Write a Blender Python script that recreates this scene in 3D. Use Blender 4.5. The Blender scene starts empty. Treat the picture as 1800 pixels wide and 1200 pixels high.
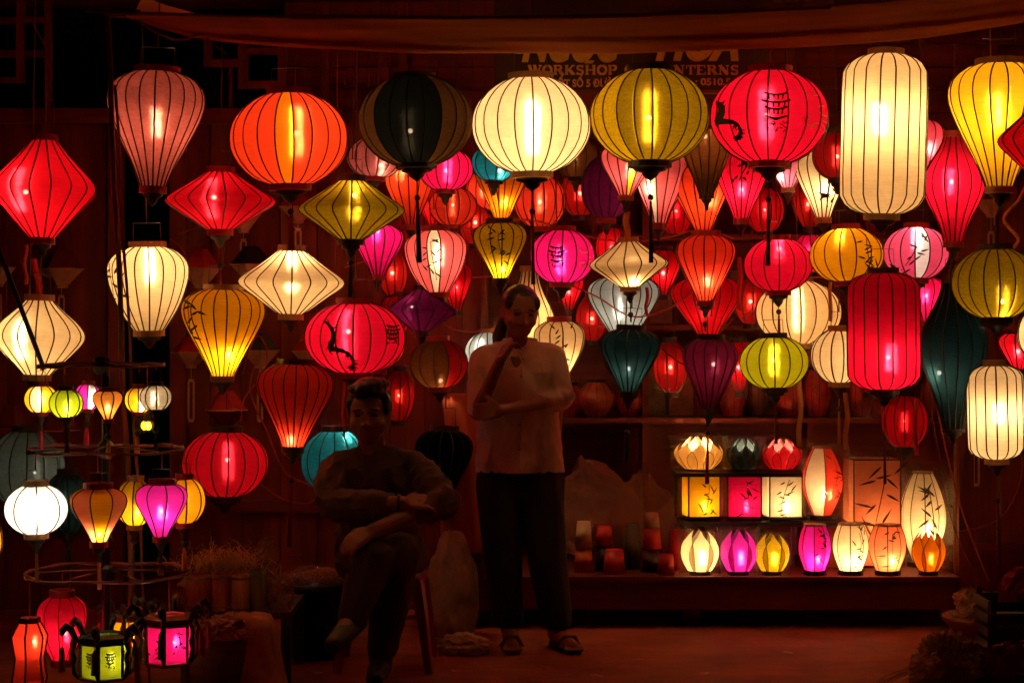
import bpy, bmesh, math, random
from mathutils import Vector, Matrix, noise, Euler
PI = math.pi
sc = bpy.context.scene
C = sc.collection

# ---------------------------------------------------------------- camera, sky, exposure
F = 3224.0                      # focal length in pixels of the 1800 px wide photograph
CAMZ, HOR = 1.4, 566.0
cam = bpy.data.objects.new('camera', bpy.data.cameras.new('camera'))
C.objects.link(cam); sc.camera = cam
cam.location = (0, 0, CAMZ); cam.rotation_euler = (PI/2, 0, 0)
cam.data.sensor_width = 36; cam.data.lens = F/1800*36
cam.data.shift_y = -(600-HOR)/1800
cam.data.clip_end = 200

world = bpy.data.worlds.new('World'); sc.world = world; world.use_nodes = True
wn = world.node_tree.nodes
sky = wn.new('ShaderNodeTexSky'); sky.sky_type = 'NISHITA'; sky.sun_disc = False
sky.sun_elevation = math.radians(-8); sky.sun_rotation = math.radians(200)
world.node_tree.links.new(sky.outputs[0], wn['Background'].inputs[0])
wn['Background'].inputs[1].default_value = 0.05       # night: the sun is well below the horizon
sc.view_settings.view_transform = 'Standard'; sc.view_settings.look = 'None'
sc.view_settings.exposure = 1.62; sc.view_settings.gamma = 1.0
sc.render.engine = 'CYCLES'
cy = sc.cycles
cy.use_denoising = True
cy.max_bounces = 5; cy.diffuse_bounces = 3; cy.transmission_bounces = 4; cy.transparent_max_bounces = 8
cy.caustics_reflective = False; cy.caustics_refractive = True
cy.sample_clamp_indirect = 3.0; cy.use_light_tree = True
cy.blur_glossy = 0.5; cy.use_adaptive_sampling = False

# ---------------------------------------------------------------- helpers
def W(px, py, d):
    return Vector(((px-900)/F*d, d, CAMZ-(py-HOR)/F*d))
def PX(n, d): return n/F*d                                  # pixels to metres at depth d

def link(o, parent=None):
    C.objects.link(o)
    if parent is not None: o.parent = parent
    return o
def mesh(name, vs, fs, mat, parent=None, smooth=False, loc=None):
    me = bpy.data.meshes.new(name); me.from_pydata([tuple(v) for v in vs], [], fs); me.update()
    if smooth: me.polygons.foreach_set('use_smooth', [True]*len(me.polygons))
    if mat: me.materials.append(mat)
    o = bpy.data.objects.new(name, me); link(o, parent)
    if loc is not None: o.location = loc
    return o
def share(name, me, parent=None, loc=(0,0,0), rz=0):
    o = bpy.data.objects.new(name, me); link(o, parent); o.location = loc; o.rotation_euler = (0,0,rz)
    return o
def empty(name, loc, rz=0):
    o = bpy.data.objects.new(name, None); C.objects.link(o); o.location = loc; o.rotation_euler = (0,0,rz)
    o.empty_display_size = 0.05
    return o
def tag(o, label=None, cat=None, group=None, kind=None):
    if label: o['label'] = label
    if cat: o['category'] = cat
    if group: o['group'] = group
    if kind: o['kind'] = kind
    return o

class MB:
    """collects shapes for one mesh"""
    def __init__(s): s.v = []; s.f = []
    def add(s, vs, fs):
        b = len(s.v); s.v += [Vector(v) for v in vs]; s.f += [tuple(i+b for i in f) for f in fs]; return s
    def box(s, a, b):
        (x0,y0,z0),(x1,y1,z1) = a, b
        return s.add([(x0,y0,z0),(x1,y0,z0),(x1,y1,z0),(x0,y1,z0),(x0,y0,z1),(x1,y0,z1),(x1,y1,z1),(x0,y1,z1)],
              [(3,2,1,0),(4,5,6,7),(0,1,5,4),(1,2,6,5),(2,3,7,6),(3,0,4,7)])
    def tube(s, pts, r, k=6, cap=True, flat=1.0):
        pts = [Vector(p) for p in pts]; n = len(pts)
        rr = r if isinstance(r, (list, tuple)) else [r]*n
        vs = []; up = None
        for i, p in enumerate(pts):
            t = (pts[min(i+1,n-1)]-pts[max(i-1,0)])
            if t.length < 1e-9: t = Vector((0,0,1))
            t.normalize()
            if up is None:
                up = Vector((1,0,0)) if abs(t.x) < .8 else Vector((0,1,0))
            u = (up - t*up.dot(t)); u.normalize(); up = u; w = t.cross(u)
            for j in range(k):
                a = 2*PI*j/k; vs.append(p+(u*math.cos(a)+w*math.sin(a)*flat)*rr[i])
        fs = [(i*k+j, i*k+(j+1)%k, (i+1)*k+(j+1)%k, (i+1)*k+j) for i in range(n-1) for j in range(k)]
        if cap: fs += [tuple(range(k-1,-1,-1)), tuple((n-1)*k+j for j in range(k))]
        return s.add(vs, fs)
    def lathe(s, prof, k=16, c=(0,0,0), close=False):
        c = Vector(c); n = len(prof); vs = []
        for r, z in prof:
            for j in range(k):
                a = 2*PI*j/k; vs.append(c+Vector((r*math.cos(a), r*math.sin(a), z)))
        fs = [(i*k+j, i*k+(j+1)%k, (i+1)*k+(j+1)%k, (i+1)*k+j) for i in range(n-1) for j in range(k)]
        if close: fs += [((n-1)*k+j, (n-1)*k+(j+1)%k, (j+1)%k, j) for j in range(k)]
        return s.add(vs, fs)
    def xf(s, m):
        s.v = [m @ v for v in s.v]; return s
    def build(s, name, mat, parent=None, smooth=False, loc=None):
        return mesh(name, s.v, s.f, mat, parent, smooth, loc)
def sag(a, b, drop, n=14, wob=0, seed=0):
    a, b = Vector(a), Vector(b); rnd = random.Random(seed); out = []
    for i in range(n+1):
        t = i/n; p = a.lerp(b, t); p.z -= drop*4*t*(1-t)
        if wob and 0 < i < n: p += Vector((rnd.uniform(-wob,wob), rnd.uniform(-wob,wob), rnd.uniform(-wob,wob)))
        out.append(p)
    return out
def cat(pts, n):
    """Catmull-Rom resample of a list of tuples"""
    P = [Vector(p) for p in pts]; m = len(P)-1; out = []
    for i in range(n+1):
        t = i/n*m; k = min(int(t), m-1); t -= k
        p0, p1, p2, p3 = P[max(k-1,0)], P[k], P[k+1], P[min(k+2,m)]
        out.append(0.5*((2*p1)+(p2-p0)*t+(2*p0-5*p1+4*p2-p3)*t*t+(3*p1-p0-3*p2+p3)*t**3))
    return out

# ---------------------------------------------------------------- materials
def newmat(name):
    m = bpy.data.materials.new(name); m.use_nodes = True
    nt = m.node_tree; nt.nodes.clear()
    out = nt.nodes.new('ShaderNodeOutputMaterial')
    return m, nt, out
def N(nt, t, **kw):
    n = nt.nodes.new(t)
    for k, v in kw.items():
        if k in n.inputs: n.inputs[k].default_value = v
        else: setattr(n, k, v)
    return n
def coords(nt, rand=True, scale=(1,1,1)):
    tc = N(nt, 'ShaderNodeTexCoord'); mp = N(nt, 'ShaderNodeMapping')
    nt.links.new(tc.outputs['Object'], mp.inputs['Vector']); mp.inputs['Scale'].default_value = scale
    if rand:
        oi = N(nt, 'ShaderNodeObjectInfo'); ml = N(nt, 'ShaderNodeMath', operation='MULTIPLY'); ml.inputs[1].default_value = 37.0
        nt.links.new(oi.outputs['Random'], ml.inputs[0]); nt.links.new(ml.outputs[0], mp.inputs['Location'])
    return mp.outputs[0]
def ramp(nt, src, stops):
    r = N(nt, 'ShaderNodeValToRGB'); nt.links.new(src, r.inputs[0])
    e = r.color_ramp.elements
    while len(e) < len(stops): e.new(.5)
    for i, (p, c) in enumerate(stops):
        e[i].position = p; e[i].color = (c[0], c[1], c[2], 1) if not isinstance(c, (int, float)) else (c, c, c, 1)
    return r.outputs[0]
def mulc(nt, a, col):
    m = N(nt, 'ShaderNodeMix', data_type='RGBA', blend_type='MULTIPLY'); m.inputs[0].default_value = 1
    nt.links.new(a, m.inputs[6]); m.inputs[7].default_value = (*col, 1); return m.outputs[2]
MATS = {}
def surf_mat(name, col, rough=.6, var=.35, scale=(8,8,8), detail=5, bump=.0, bscale=40, metal=0, spec=.4, sheen=0, rand=True, col2=None):
    if name in MATS: return MATS[name]
    m, nt, out = newmat(name)
    v = coords(nt, rand, scale)
    n = N(nt, 'ShaderNodeTexNoise', Scale=1.0, Detail=detail, Roughness=.65); nt.links.new(v, n.inputs['Vector'])
    lo = tuple(c*(1-var) for c in col); hi = col2 or tuple(min(1, c*(1+var)) for c in col)
    cr = ramp(nt, n.outputs[0], [(.3, lo), (.7, hi)])
    b = N(nt, 'ShaderNodeBsdfPrincipled', Roughness=rough, Metallic=metal); b.inputs['Specular IOR Level'].default_value = spec
    if sheen: b.inputs['Sheen Weight'].default_value = sheen
    nt.links.new(cr, b.inputs['Base Color'])
    if bump:
        n2 = N(nt, 'ShaderNodeTexNoise', Scale=bscale, Detail=4); nt.links.new(v, n2.inputs['Vector'])
        bp = N(nt, 'ShaderNodeBump', Strength=bump, Distance=.01); nt.links.new(n2.outputs[0], bp.inputs['Height']); nt.links.new(bp.outputs[0], b.inputs['Normal'])
    nt.links.new(b.outputs[0], out.inputs[0]); MATS[name] = m
    return m
def wood(name, col, vertical=False, rough=.55):
    s = (9,9,.7) if vertical else (.7,9,9)
    return surf_mat(name, col, rough, .55, s, 8, .25, 6)

# silk: light passes the cloth by scattering (translucent), by a soft forward lobe and straight through the weave
FABC = dict(
    red=(.87,.007,.030), crimson=(.89,.008,.070), deepred=(.60,.003,.010), darkred=(.34,.005,.005),
    orangered=(.95,.075,.022), coral=(.93,.055,.026), orange=(.96,.26,.006), amber=(.97,.50,.010), yellow=(.97,.64,.020),
    cream=(.97,.86,.62), peach=(.97,.80,.50), olive=(.42,.30,.008), lime=(.52,.58,.010), gold=(.78,.56,.012),
    mauve=(.52,.13,.15), black=(.010,.012,.010), brown=(.16,.045,.010), darkbrown=(.13,.055,.016), teal=(.015,.26,.30), purple=(.17,.005,.045),
    violet=(.12,.004,.014), pink=(.93,.09,.20), hotpink=(.93,.008,.16), magenta=(.86,.02,.36), salmon=(.94,.30,.14), rose=(.88,.16,.22),
    darkgreen=(.014,.042,.036), greywhite=(.55,.62,.55), grey=(.08,.10,.08), clear=(.50,.44,.34), white=(.98,.95,.85), caramel=(.92,.36,.06))
GAIN = dict(red=1.3, crimson=1.34, deepred=1.25, darkred=1.2, orangered=1.25, coral=1.2, orange=1.25, amber=.98, yellow=.70, cream=1.18, peach=1.05, olive=.36,
    lime=.5, gold=.6, mauve=.6, black=.12, brown=.40, darkbrown=.3, teal=.5, purple=.18, violet=.16, pink=1.3, hotpink=1.4, magenta=1.0, salmon=1.25, rose=1.0,
    darkgreen=.085, greywhite=.55, grey=.6, clear=.7, white=1.0, caramel=1.2)
BRO = {'mauve', 'black', 'olive', 'brown', 'gold', 'darkgreen', 'purple', 'grey', 'clear', 'teal', 'violet', 'darkbrown'}
DARK = {'black', 'darkgreen', 'purple', 'violet', 'brown', 'grey', 'darkbrown'}
def fab(key):
    k = 'silk_'+key
    if k in MATS: return MATS[k]
    c = FABC[key]
    m, nt, out = newmat(k); L = nt.links.new
    v = coords(nt, True)
    n1 = N(nt, 'ShaderNodeTexNoise', Scale=20, Detail=8, Roughness=.72); L(v, n1.inputs['Vector'])
    v2 = coords(nt, True, (14,14,420))
    n2 = N(nt, 'ShaderNodeTexNoise', Scale=1.0, Detail=3); L(v2, n2.inputs['Vector'])
    ad = N(nt, 'ShaderNodeMath', operation='ADD'); L(n1.outputs[0], ad.inputs[0]); L(n2.outputs[0], ad.inputs[1])
    hv = N(nt, 'ShaderNodeMath', operation='MULTIPLY'); hv.inputs[1].default_value = .5; L(ad.outputs[0], hv.inputs[0])
    a = .55 if key in BRO else .72
    if key in BRO:
        n3 = N(nt, 'ShaderNodeTexNoise', Scale=120, Detail=5, Roughness=.8); L(v, n3.inputs['Vector'])
        ad2 = N(nt, 'ShaderNodeMath', operation='MULTIPLY_ADD'); L(n3.outputs[0], ad2.inputs[0]); ad2.inputs[1].default_value = .9; ad2.inputs[2].default_value = -.45
        ad3 = N(nt, 'ShaderNodeMath', operation='ADD'); L(hv.outputs[0], ad3.inputs[0]); L(ad2.outputs[0], ad3.inputs[1]); hv = ad3
    cr = mulc(nt, ramp(nt, hv.outputs[0], [(.36, a), (.62, 1.0)]), c)
    t = N(nt, 'ShaderNodeBsdfTranslucent'); L(cr, t.inputs[0])
    df = N(nt, 'ShaderNodeBsdfDiffuse'); L(mulc(nt, cr, (.75,.75,.75)), df.inputs[0])
    # soft forward lobe, spread up and down by the weft threads
    rf = N(nt, 'ShaderNodeBsdfRefraction', Roughness=.34, IOR=1.5); rf.distribution = 'GGX'
    tint = tuple(x**.72 for x in c) if key not in DARK else tuple(.5*x**.75 for x in c)
    rf.inputs[0].default_value = (*tint, 1)
    ge = N(nt, 'ShaderNodeNewGeometry'); vs = N(nt, 'ShaderNodeVectorMath', operation='SCALE'); vs.inputs[3].default_value = 9173.0
    L(ge.outputs['Position'], vs.inputs[0])
    wn_ = N(nt, 'ShaderNodeTexWhiteNoise'); L(vs.outputs[0], wn_.inputs['Vector'])
    mr = N(nt, 'ShaderNodeMapRange'); mr.inputs[3].default_value = -1.1; mr.inputs[4].default_value = 1.1; L(wn_.outputs[0], mr.inputs[0])
    cx_ = N(nt, 'ShaderNodeCombineXYZ'); L(mr.outputs[0], cx_.inputs[2])
    va = N(nt, 'ShaderNodeVectorMath', operation='ADD'); L(ge.outputs['Normal'], va.inputs[0]); L(cx_.outputs[0], va.inputs[1])
    vn = N(nt, 'ShaderNodeVectorMath', operation='NORMALIZE'); L(va.outputs[0], vn.inputs[0]); L(vn.outputs[0], rf.inputs['Normal'])
    tp = N(nt, 'ShaderNodeBsdfTransparent'); g = .55 if key not in DARK else .25
    tp.inputs[0].default_value = (*[g*(x*.75+.25) for x in c], 1)
    def mix(f, x, y):
        q = N(nt, 'ShaderNodeMixShader'); q.inputs[0].default_value = f; L(x.outputs[0], q.inputs[1]); L(y.outputs[0], q.inputs[2]); return q
    sh = mix(.28, t, df); sh = mix(.05 if key in DARK else .14, sh, rf); sh = mix(.09, sh, tp)
    L(sh.outputs[0], out.inputs[0]); MATS[k] = m; m.use_transparent_shadow = False
    return m
def plastic_film(name='plastic_film'):
    if name in MATS: return MATS[name]
    m, nt, out = newmat(name); L = nt.links.new
    tp = N(nt, 'ShaderNodeBsdfTransparent'); tp.inputs[0].default_value = (.9,.88,.84,1)
    gl = N(nt, 'ShaderNodeBsdfGlossy', Roughness=.18); gl.inputs[0].default_value = (.8,.8,.8,1)
    tr = N(nt, 'ShaderNodeBsdfTranslucent'); tr.inputs[0].default_value = (.7,.66,.6,1)
    a = N(nt, 'ShaderNodeMixShader'); a.inputs[0].default_value = .5; L(gl.outputs[0], a.inputs[1]); L(tr.outputs[0], a.inputs[2])
    b = N(nt, 'ShaderNodeMixShader'); b.inputs[0].default_value = .15; L(tp.outputs[0], b.inputs[1]); L(a.outputs[0], b.inputs[2])
    L(b.outputs[0], out.inputs[0]); MATS[name] = m; return m

M_RIB = surf_mat('bamboo_rib', (.035,.016,.008), .6, .3)
M_INK = surf_mat('painted_ink', (.012,.008,.006), .7, .2)
M_GOLDINK = surf_mat('gold_paint', (.75,.32,.03), .5, .2)
M_RING = {'red': surf_mat('ring_red', (.30,.02,.015), .45, .3), 'wood': surf_mat('ring_wood', (.42,.22,.09), .5, .35),
          'dark': surf_mat('ring_dark', (.03,.018,.012), .5, .3)}
M_WIRE = surf_mat('thin_wire', (.09,.06,.045), .4, .2, metal=.6)
M_CORD = surf_mat('dark_cord', (.14,.04,.025), .8, .3)
M_CABLE = surf_mat('red_cable', (.42,.05,.03), .5, .25)
M_BLK = surf_mat('black_wood', (.012,.009,.008), .35, .3)
TASC = {k: surf_mat('tassel_'+k, c, .8, .3, (60,60,4)) for k, c in dict(black=(.012,.012,.010), red=(.55,.03,.02), tan=(.55,.26,.10),
        green=(.02,.06,.035), maroon=(.16,.012,.010), pink=(.75,.04,.12), orange=(.75,.20,.04), brown=(.20,.07,.03)).items()}

# ---------------------------------------------------------------- lantern kit
PROF = dict(
    round=[(0,.34),(.06,.56),(.14,.73),(.26,.89),(.38,.975),(.5,1),(.62,.98),(.74,.90),(.86,.74),(.94,.56),(1,.36)],
    balloon=[(0,.26),(.1,.345),(.22,.47),(.36,.635),(.5,.80),(.62,.925),(.72,.99),(.80,.99),(.88,.92),(.95,.74),(1,.46)],
    fat=[(0,.36),(.1,.50),(.22,.66),(.36,.81),(.5,.92),(.62,.985),(.72,1.0),(.80,.975),(.88,.87),(.95,.68),(1,.44)],
    diamond=[(0,.22),(.12,.42),(.24,.62),(.34,.79),(.43,.945),(.5,1),(.57,.95),(.66,.80),(.76,.62),(.88,.42),(1,.24)],
    bulge=[(0,.28),(.12,.46),(.25,.68),(.36,.85),(.45,.97),(.53,1),(.61,.95),(.71,.81),(.82,.60),(.92,.41),(1,.30)],
    cyl=[(0,.40),(.02,.64),(.055,.85),(.10,.955),(.16,1),(.5,1.0),(.84,1),(.90,.955),(.945,.85),(.98,.64),(1,.40)],
    long=[(0,.30),(.12,.41),(.24,.58),(.36,.79),(.47,.95),(.55,1),(.63,.965),(.73,.80),(.83,.58),(.92,.40),(1,.32)],
    garlic=[(0,.45),(.08,.70),(.18,.90),(.28,1),(.38,.97),(.5,.84),(.62,.66),(.74,.50),(.86,.38),(.94,.34),(1,.33)],
    barrel=[(0,.62),(.1,.72),(.25,.87),(.4,.97),(.5,1),(.6,.99),(.75,.92),(.88,.80),(1,.66)],
    vase=[(0,.45),(.1,.60),(.22,.78),(.36,.94),(.48,1),(.6,.97),(.74,.84),(.88,.64),(1,.42)])
NS = 14
def profile(shape, R, H):
    p = PROF[shape]
    q = cat([(a, b, 0) for a, b in p], NS)
    return [(max(.01, v.y)*R, v.x*H) for v in q]
def interp(prof, z):
    for (r0,z0),(r1,z1) in zip(prof, prof[1:]):
        if z <= z1: t = (z-z0)/max(1e-9, z1-z0); return r0+(r1-r0)*t
    return prof[-1][0]
def ribbon(mb, pts, ws, surf):
    """painted stroke: polyline in (dx,z) on a surface function"""
    n = len(pts); vs = []
    for i, (x, z) in enumerate(pts):
        x0, z0 = pts[max(i-1,0)]; x1, z1 = pts[min(i+1,n-1)]
        tx, tz = x1-x0, z1-z0; l = math.hypot(tx, tz) or 1; nx, nz = -tz/l, tx/l
        w = ws[i]/2
        vs += [surf(x+nx*w, z+nz*w), surf(x-nx*w, z-nz*w)]
    mb.add(vs, [(2*i, 2*i+1, 2*i+3, 2*i+2) for i in range(n-1)])
def bamboo(mb, surf, cx, z0, z1, width, seed, lw=.006):
    rnd = random.Random(seed); H = z1-z0
    st = [(cx+width*.22*math.sin(t*2.2+seed)-width*.1+width*.25*t, z0+H*t) for t in [i/6 for i in range(7)]]
    ribbon(mb, st, [lw*.55]*7, surf)
    for k in range(13):
        i = rnd.randint(0, 6); x, z = st[i]; x += rnd.uniform(-.35,.35)*width; z += rnd.uniform(-.1,.1)*H
        a = rnd.choice([rnd.uniform(.2,1.2), PI-rnd.uniform(.2,1.2), -rnd.uniform(.1,.8), PI+rnd.uniform(.1,.8)])
        l = rnd.uniform(.16,.28)*H
        ribbon(mb, [(x+math.cos(a)*l*t, z+math.sin(a)*l*t) for t in (0,.25,.6,1)], [lw*.3, lw*1.3, lw*1.1, lw*.15], surf)
def dragon(mb, surf, cx, cz, s, seed=0, lw=.0105):
    rnd = random.Random(seed)
    body = [(cx+s*(.75*t-.4)+s*.16*math.sin(t*9), cz+s*(.55-1.15*t)+s*.12*math.cos(t*8)) for t in [i/16 for i in range(17)]]
    ribbon(mb, body, [lw*(.6+1.7*math.sin(PI*min(1,i/15+.05))) for i in range(17)], surf)
    for i in [q//2 for q in range(2, 33)]:
        x, z = body[i]; a = rnd.uniform(0, 2*PI); l = s*rnd.uniform(.08,.2)
        ribbon(mb, [(x,z),(x+math.cos(a)*l*.6, z+math.sin(a)*l*.6),(x+math.cos(a+.5)*l, z+math.sin(a+.5)*l)], [lw*.9, lw*.6, lw*.15], surf)
    x, z = body[-1]
    for q in range(5):
        a = -PI/2+(q-2)*.6; ribbon(mb, [(x,z),(x+math.cos(a)*s*.16, z+math.sin(a)*s*.16)], [lw*1.4, lw*.3], surf)
def pagoda(mb, surf, cx, cz, s, lw=.006):
    for k, (zz, w) in enumerate(((.48,.42),(.20,.52),(-.05,.40))):
        pts = [(cx+s*w*(2*t-1), cz+s*(zz+.10*(2*t-1)**2)) for t in [i/8 for i in range(9)]]
        ribbon(mb, pts, [lw*1.3]*9, surf)
        for q in (-.6,-.2,.2,.6):
            ribbon(mb, [(cx+s*w*q, cz+s*(zz+.02)), (cx+s*w*q*.9, cz+s*(zz-.18))], [lw, lw], surf)
    ribbon(mb, [(cx-s*.4, cz-s*.28),(cx, cz-s*.40),(cx+s*.4, cz-s*.28)], [lw,lw*2,lw], surf)
    rnd = random.Random(int(s*1e4))
    for k in range(16):
        x, z, a = cx+s*rnd.uniform(-.42,.42), cz-s*rnd.uniform(.5,.85), rnd.uniform(0,3)
        ribbon(mb, [(x,z),(x+math.cos(a)*s*.13, z+math.sin(a)*s*.13)], [lw*.8,lw*.6], surf)
def scales(mb, surf, cx, cz, s, lw=.005):
    rnd = random.Random(5)
    for k in range(11):
        x, z = cx+s*rnd.uniform(-.3,.3), cz+s*(.55-.11*k); a0 = rnd.uniform(0,6)
        ribbon(mb, [(x+s*.16*math.cos(a0+q*.7), z+s*.09*math.sin(a0+q*.7)) for q in range(7)], [lw]*7, surf)

WARM, MID, NEUT = (1.0,.53,.20), (1.0,.56,.245), (1.0,.82,.62)
ROOF_Z = 2.98
_bulb = {}
def bulb_glass(root, loc, col, r=.009):
    """the glowing glass of a bulb, inside the lamp that lights the cloth"""
    col = tuple(round(c, 3) for c in col)
    if col not in _bulb:
        m, nt, out = newmat('bulb_glow'); e = N(nt, 'ShaderNodeEmission', Strength=35.0); e.inputs[0].default_value = (*[c**.6 for c in col], 1)
        nt.links.new(e.outputs[0], out.inputs[0]); m.cycles.emission_sampling = 'NONE'
        b = MB().lathe([(.0005,-1),(.5,-.866),(.866,-.5),(1,0),(.866,.5),(.5,.866),(.0005,1)], 10)
        q = bpy.data.meshes.new('bulb_glass'); q.from_pydata([tuple(v) for v in b.v], [], b.f); q.materials.append(m); _bulb[col] = q
    o = share('bulb_glass', _bulb[col], root, loc); o.scale = (r, r, r); return o
_ribcache = {}
def lantern(cx, top, bot, w, d, shape, fabric, g, bulb, n, label, group='silk lanterns hung in front of the stall', **o):
    H, R = PX(bot-top, d), PX(w/2, d)
    base = W(cx, bot, d)
    rnd = random.Random(int(cx*7+top))
    a0 = o.get('rot', rnd.uniform(0, 2*PI/n))
    tilt = o.get('tilt', rnd.uniform(-.04,.04))
    root = empty(o.get('name', 'silk_lantern'), base); root.rotation_euler = (rnd.uniform(-.03,.03), tilt, 0); root.scale = (rnd.uniform(.985,1.015), rnd.uniform(.96,1.03), 1)
    tag(root, label, 'lantern', group)
    prof = profile(shape, R, H); ca = math.cos(PI/n)
    # silk panels, stretched straight from rib to rib
    vs, fs = [], []
    for i, (r, z) in enumerate(prof):
        e = PI/n
        vs += [(r*math.cos(-e), r*math.sin(-e), z), (r*ca*.988, 0, z), (r*math.cos(e), r*math.sin(e), z)]
    for i in range(len(prof)-1):
        b = 3*i; fs += [(b, b+1, b+4, b+3), (b+1, b+2, b+5, b+4)]
    mats = [fabric]; alt = o.get('alt')       # alt: (fabric, predicate on panel angle seen from the front)
    me = {}
    def panel_mesh(key):
        if key not in me:
            q = bpy.data.meshes.new('silk_panel'); q.from_pydata(vs, [], fs)
            q.polygons.foreach_set('use_smooth', [True]*len(q.polygons)); q.materials.append(fab(key)); me[key] = q
        return me[key]
    for k in range(n):
        th = a0+2*PI*(k+.5)/n
        key = fabric
        if alt and alt[1](math.sin((th+PI/2+PI) % (2*PI)-PI) if math.cos(th+PI/2) > 0 else 9): key = alt[0]
        share('silk_panel', panel_mesh(key), root, rz=th)
    rr = o.get('rib', .0031)
    rb = MB().tube([(r+rr*.3, 0, z) for r, z in prof], rr, 4)
    q = bpy.data.meshes.new('rib'); q.from_pydata([tuple(v) for v in rb.v], [], rb.f); q.materials.append(o.get('ribmat', M_RIB))
    for k in range(n): share('rib', q, root, rz=a0+2*PI*k/n)
    # rings
    rm = M_RING[o.get('ring', 'wood')]; hr = o.get('hr', min(.026, .07*H+.008))
    rt, rbm = prof[-1][0], prof[0][0]
    for nm, r, z0 in (('top_ring', rt, H-.004), ('bottom_ring', rbm, -hr+.004)):
        MB().lathe([(r+.006,z0),(r+.006,z0+hr),(r-.002,z0+hr),(r-.002,z0)], 20, close=True).build(nm, rm, root)
    # wire bail and cord
    bh = o.get('bail', min(.10, .35*H))
    MB().tube([(-rt*.8,0,H+hr-.004),(-rt*.75,0,H+bh),(rt*.75,0,H+bh),(rt*.8,0,H+hr-.004)], .0016, 4).build('wire_bail', M_WIRE, root)
    up = o.get('up', ROOF_Z-base.z)
    if up > H+bh: MB().tube([(0,0,H+bh),(0,0,up)], .0028, 4).build('hanging_cord', o.get('cordmat', M_CORD), root)
    # pendant cap, bead and tassel
    if o.get('cap', True):
        c = o.get('capr', rbm*.8)
        MB().lathe([(c,-hr+.004),(c*1.0,-hr-.008),(c*.55,-hr-.016),(c*.45,-hr-.03),(.006,-hr-.045),(0.001,-hr-.048)], 10).build('pendant_cap', M_RING['dark'], root, True)
    if 'tas' in o:
        yb, ye, tc, tw = o['tas']; zb, ze = -PX(yb-bot, d), -PX(ye-bot, d); tm = TASC[tc]
        sx = o.get('tx', 0)*PX(1, d)
        MB().tube([(0,0,-hr-.01),(sx,0,zb)], .002, 4).build('tassel_cord', tm, root)
        MB().lathe([(.001,zb-.013),(.009,zb-.009),(.013,zb),(.009,zb+.009),(.001,zb+.013)], 8, (sx,0,0)).build('bead', M_RING['dark'], root, True)
        t = PX(tw/2, d); l = zb-ze
        t *= .72; MB().lathe([(.002,zb-.012),(t*.7,zb-.02),(t*.55,zb-.032),(t*.8,zb-l*.3),(t*.95,zb-l*.6),(t*1.15,ze),(.001,ze+.002)], 9, (sx,0,0)).build('tassel', tm, root, True)
    # painting on the cloth
    def surf(x, z):
        r = interp(prof, z); x = max(-r*.98, min(r*.98, x)); th = -PI/2+math.asin(x/r)
        de = ((th-a0) % (2*PI/n))-PI/n
        rr_ = r*ca/math.cos(de)+.0025
        return (rr_*math.cos(th), rr_*math.sin(th), z)
    for dc in o.get('deco', []):
        mb = MB(); kind, fx, fz, s = dc[:4]
        if kind == 'bamboo': bamboo(mb, surf, fx*R, H*(fz-s/2), H*(fz+s/2), H*s*.75, rnd.randint(0,99), o.get('lw', .0088)); mb.build('painted_bamboo', M_INK, root)
        elif kind == 'dragon': dragon(mb, surf, fx*R, H*fz, H*s, 3); mb.build('painted_dragon', M_INK, root)
        elif kind == 'pagoda': pagoda(mb, surf, fx*R, H*fz, H*s); mb.build('painted_motif', M_INK, root)
        elif kind == 'gold': scales(mb, surf, fx*R, H*fz, H*s); mb.build('painted_scroll', M_GOLDINK, root)
    if g > 0:
        bx, by = bulb
        Re = o.get('Re', .5*R+.22*H)
        ld = bpy.data.lights.new('bulb', 'POINT'); ld.energy = g*GAIN[fabric]*4*PI*PI*Re*Re; ld.shadow_soft_size = o.get('br', .012)
        ld.color = o.get('bc', MID)
        lo = bpy.data.objects.new('bulb', ld); link(lo, root)
        zb = PX(bot-by, d); zb = min(max(zb, .03), H-.02); lo.location = (PX(bx-cx, d), o.get('bd', 0)*R, zb)
        bulb_glass(root, lo.location, ld.color[:], ld.shadow_soft_size*(.8 if g*GAIN[fabric] > .35 else .5))
        MB().lathe([(.012,0),(.013,.02),(.009,.03),(.004,.032)], 8, (PX(bx-cx,d), o.get('bd',0)*R, min(zb+.014, H))).build('lamp_socket', M_RING['dark'], root)
    return root
# ---------------------------------------------------------------- the setting
WV = wood('dark_wood_upright', (.175,.021,.008), True); WH = wood('dark_wood_level', (.175,.021,.008))
WD = wood('old_brown_wood', (.12,.015,.006)); WL = wood('shelf_wood', (.12,.018,.007))
M_VOID = surf_mat('painted_room_dark', (.010,.007,.006), .9, .2)  # the room's darkness is painted in as a near-black colour
g = mesh('ground', [(-60,-6,0),(60,-6,0),(60,60,0),(-60,60,0)], [(0,1,2,3)],
    surf_mat('packed_earth', (.38,.085,.030), .7, .5, (2.2,3.6,3), 12, .7, 14, rand=False))
tag(g, 'worn reddish ground in front of the stall', 'ground', kind='structure')
# roof boards above the picture, from which the lanterns hang
rf_ = empty('stall_roof', (0,8.0,3.0)); tag(rf_, 'dark board roof above the stall', 'roof', kind='structure')
for i in range(12):
    MB().box((-3.6,-1.0+i*.2,0),(3.6,-1.0+i*.2+.19,.03)).build('roof_board', WD, rf_)

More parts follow.
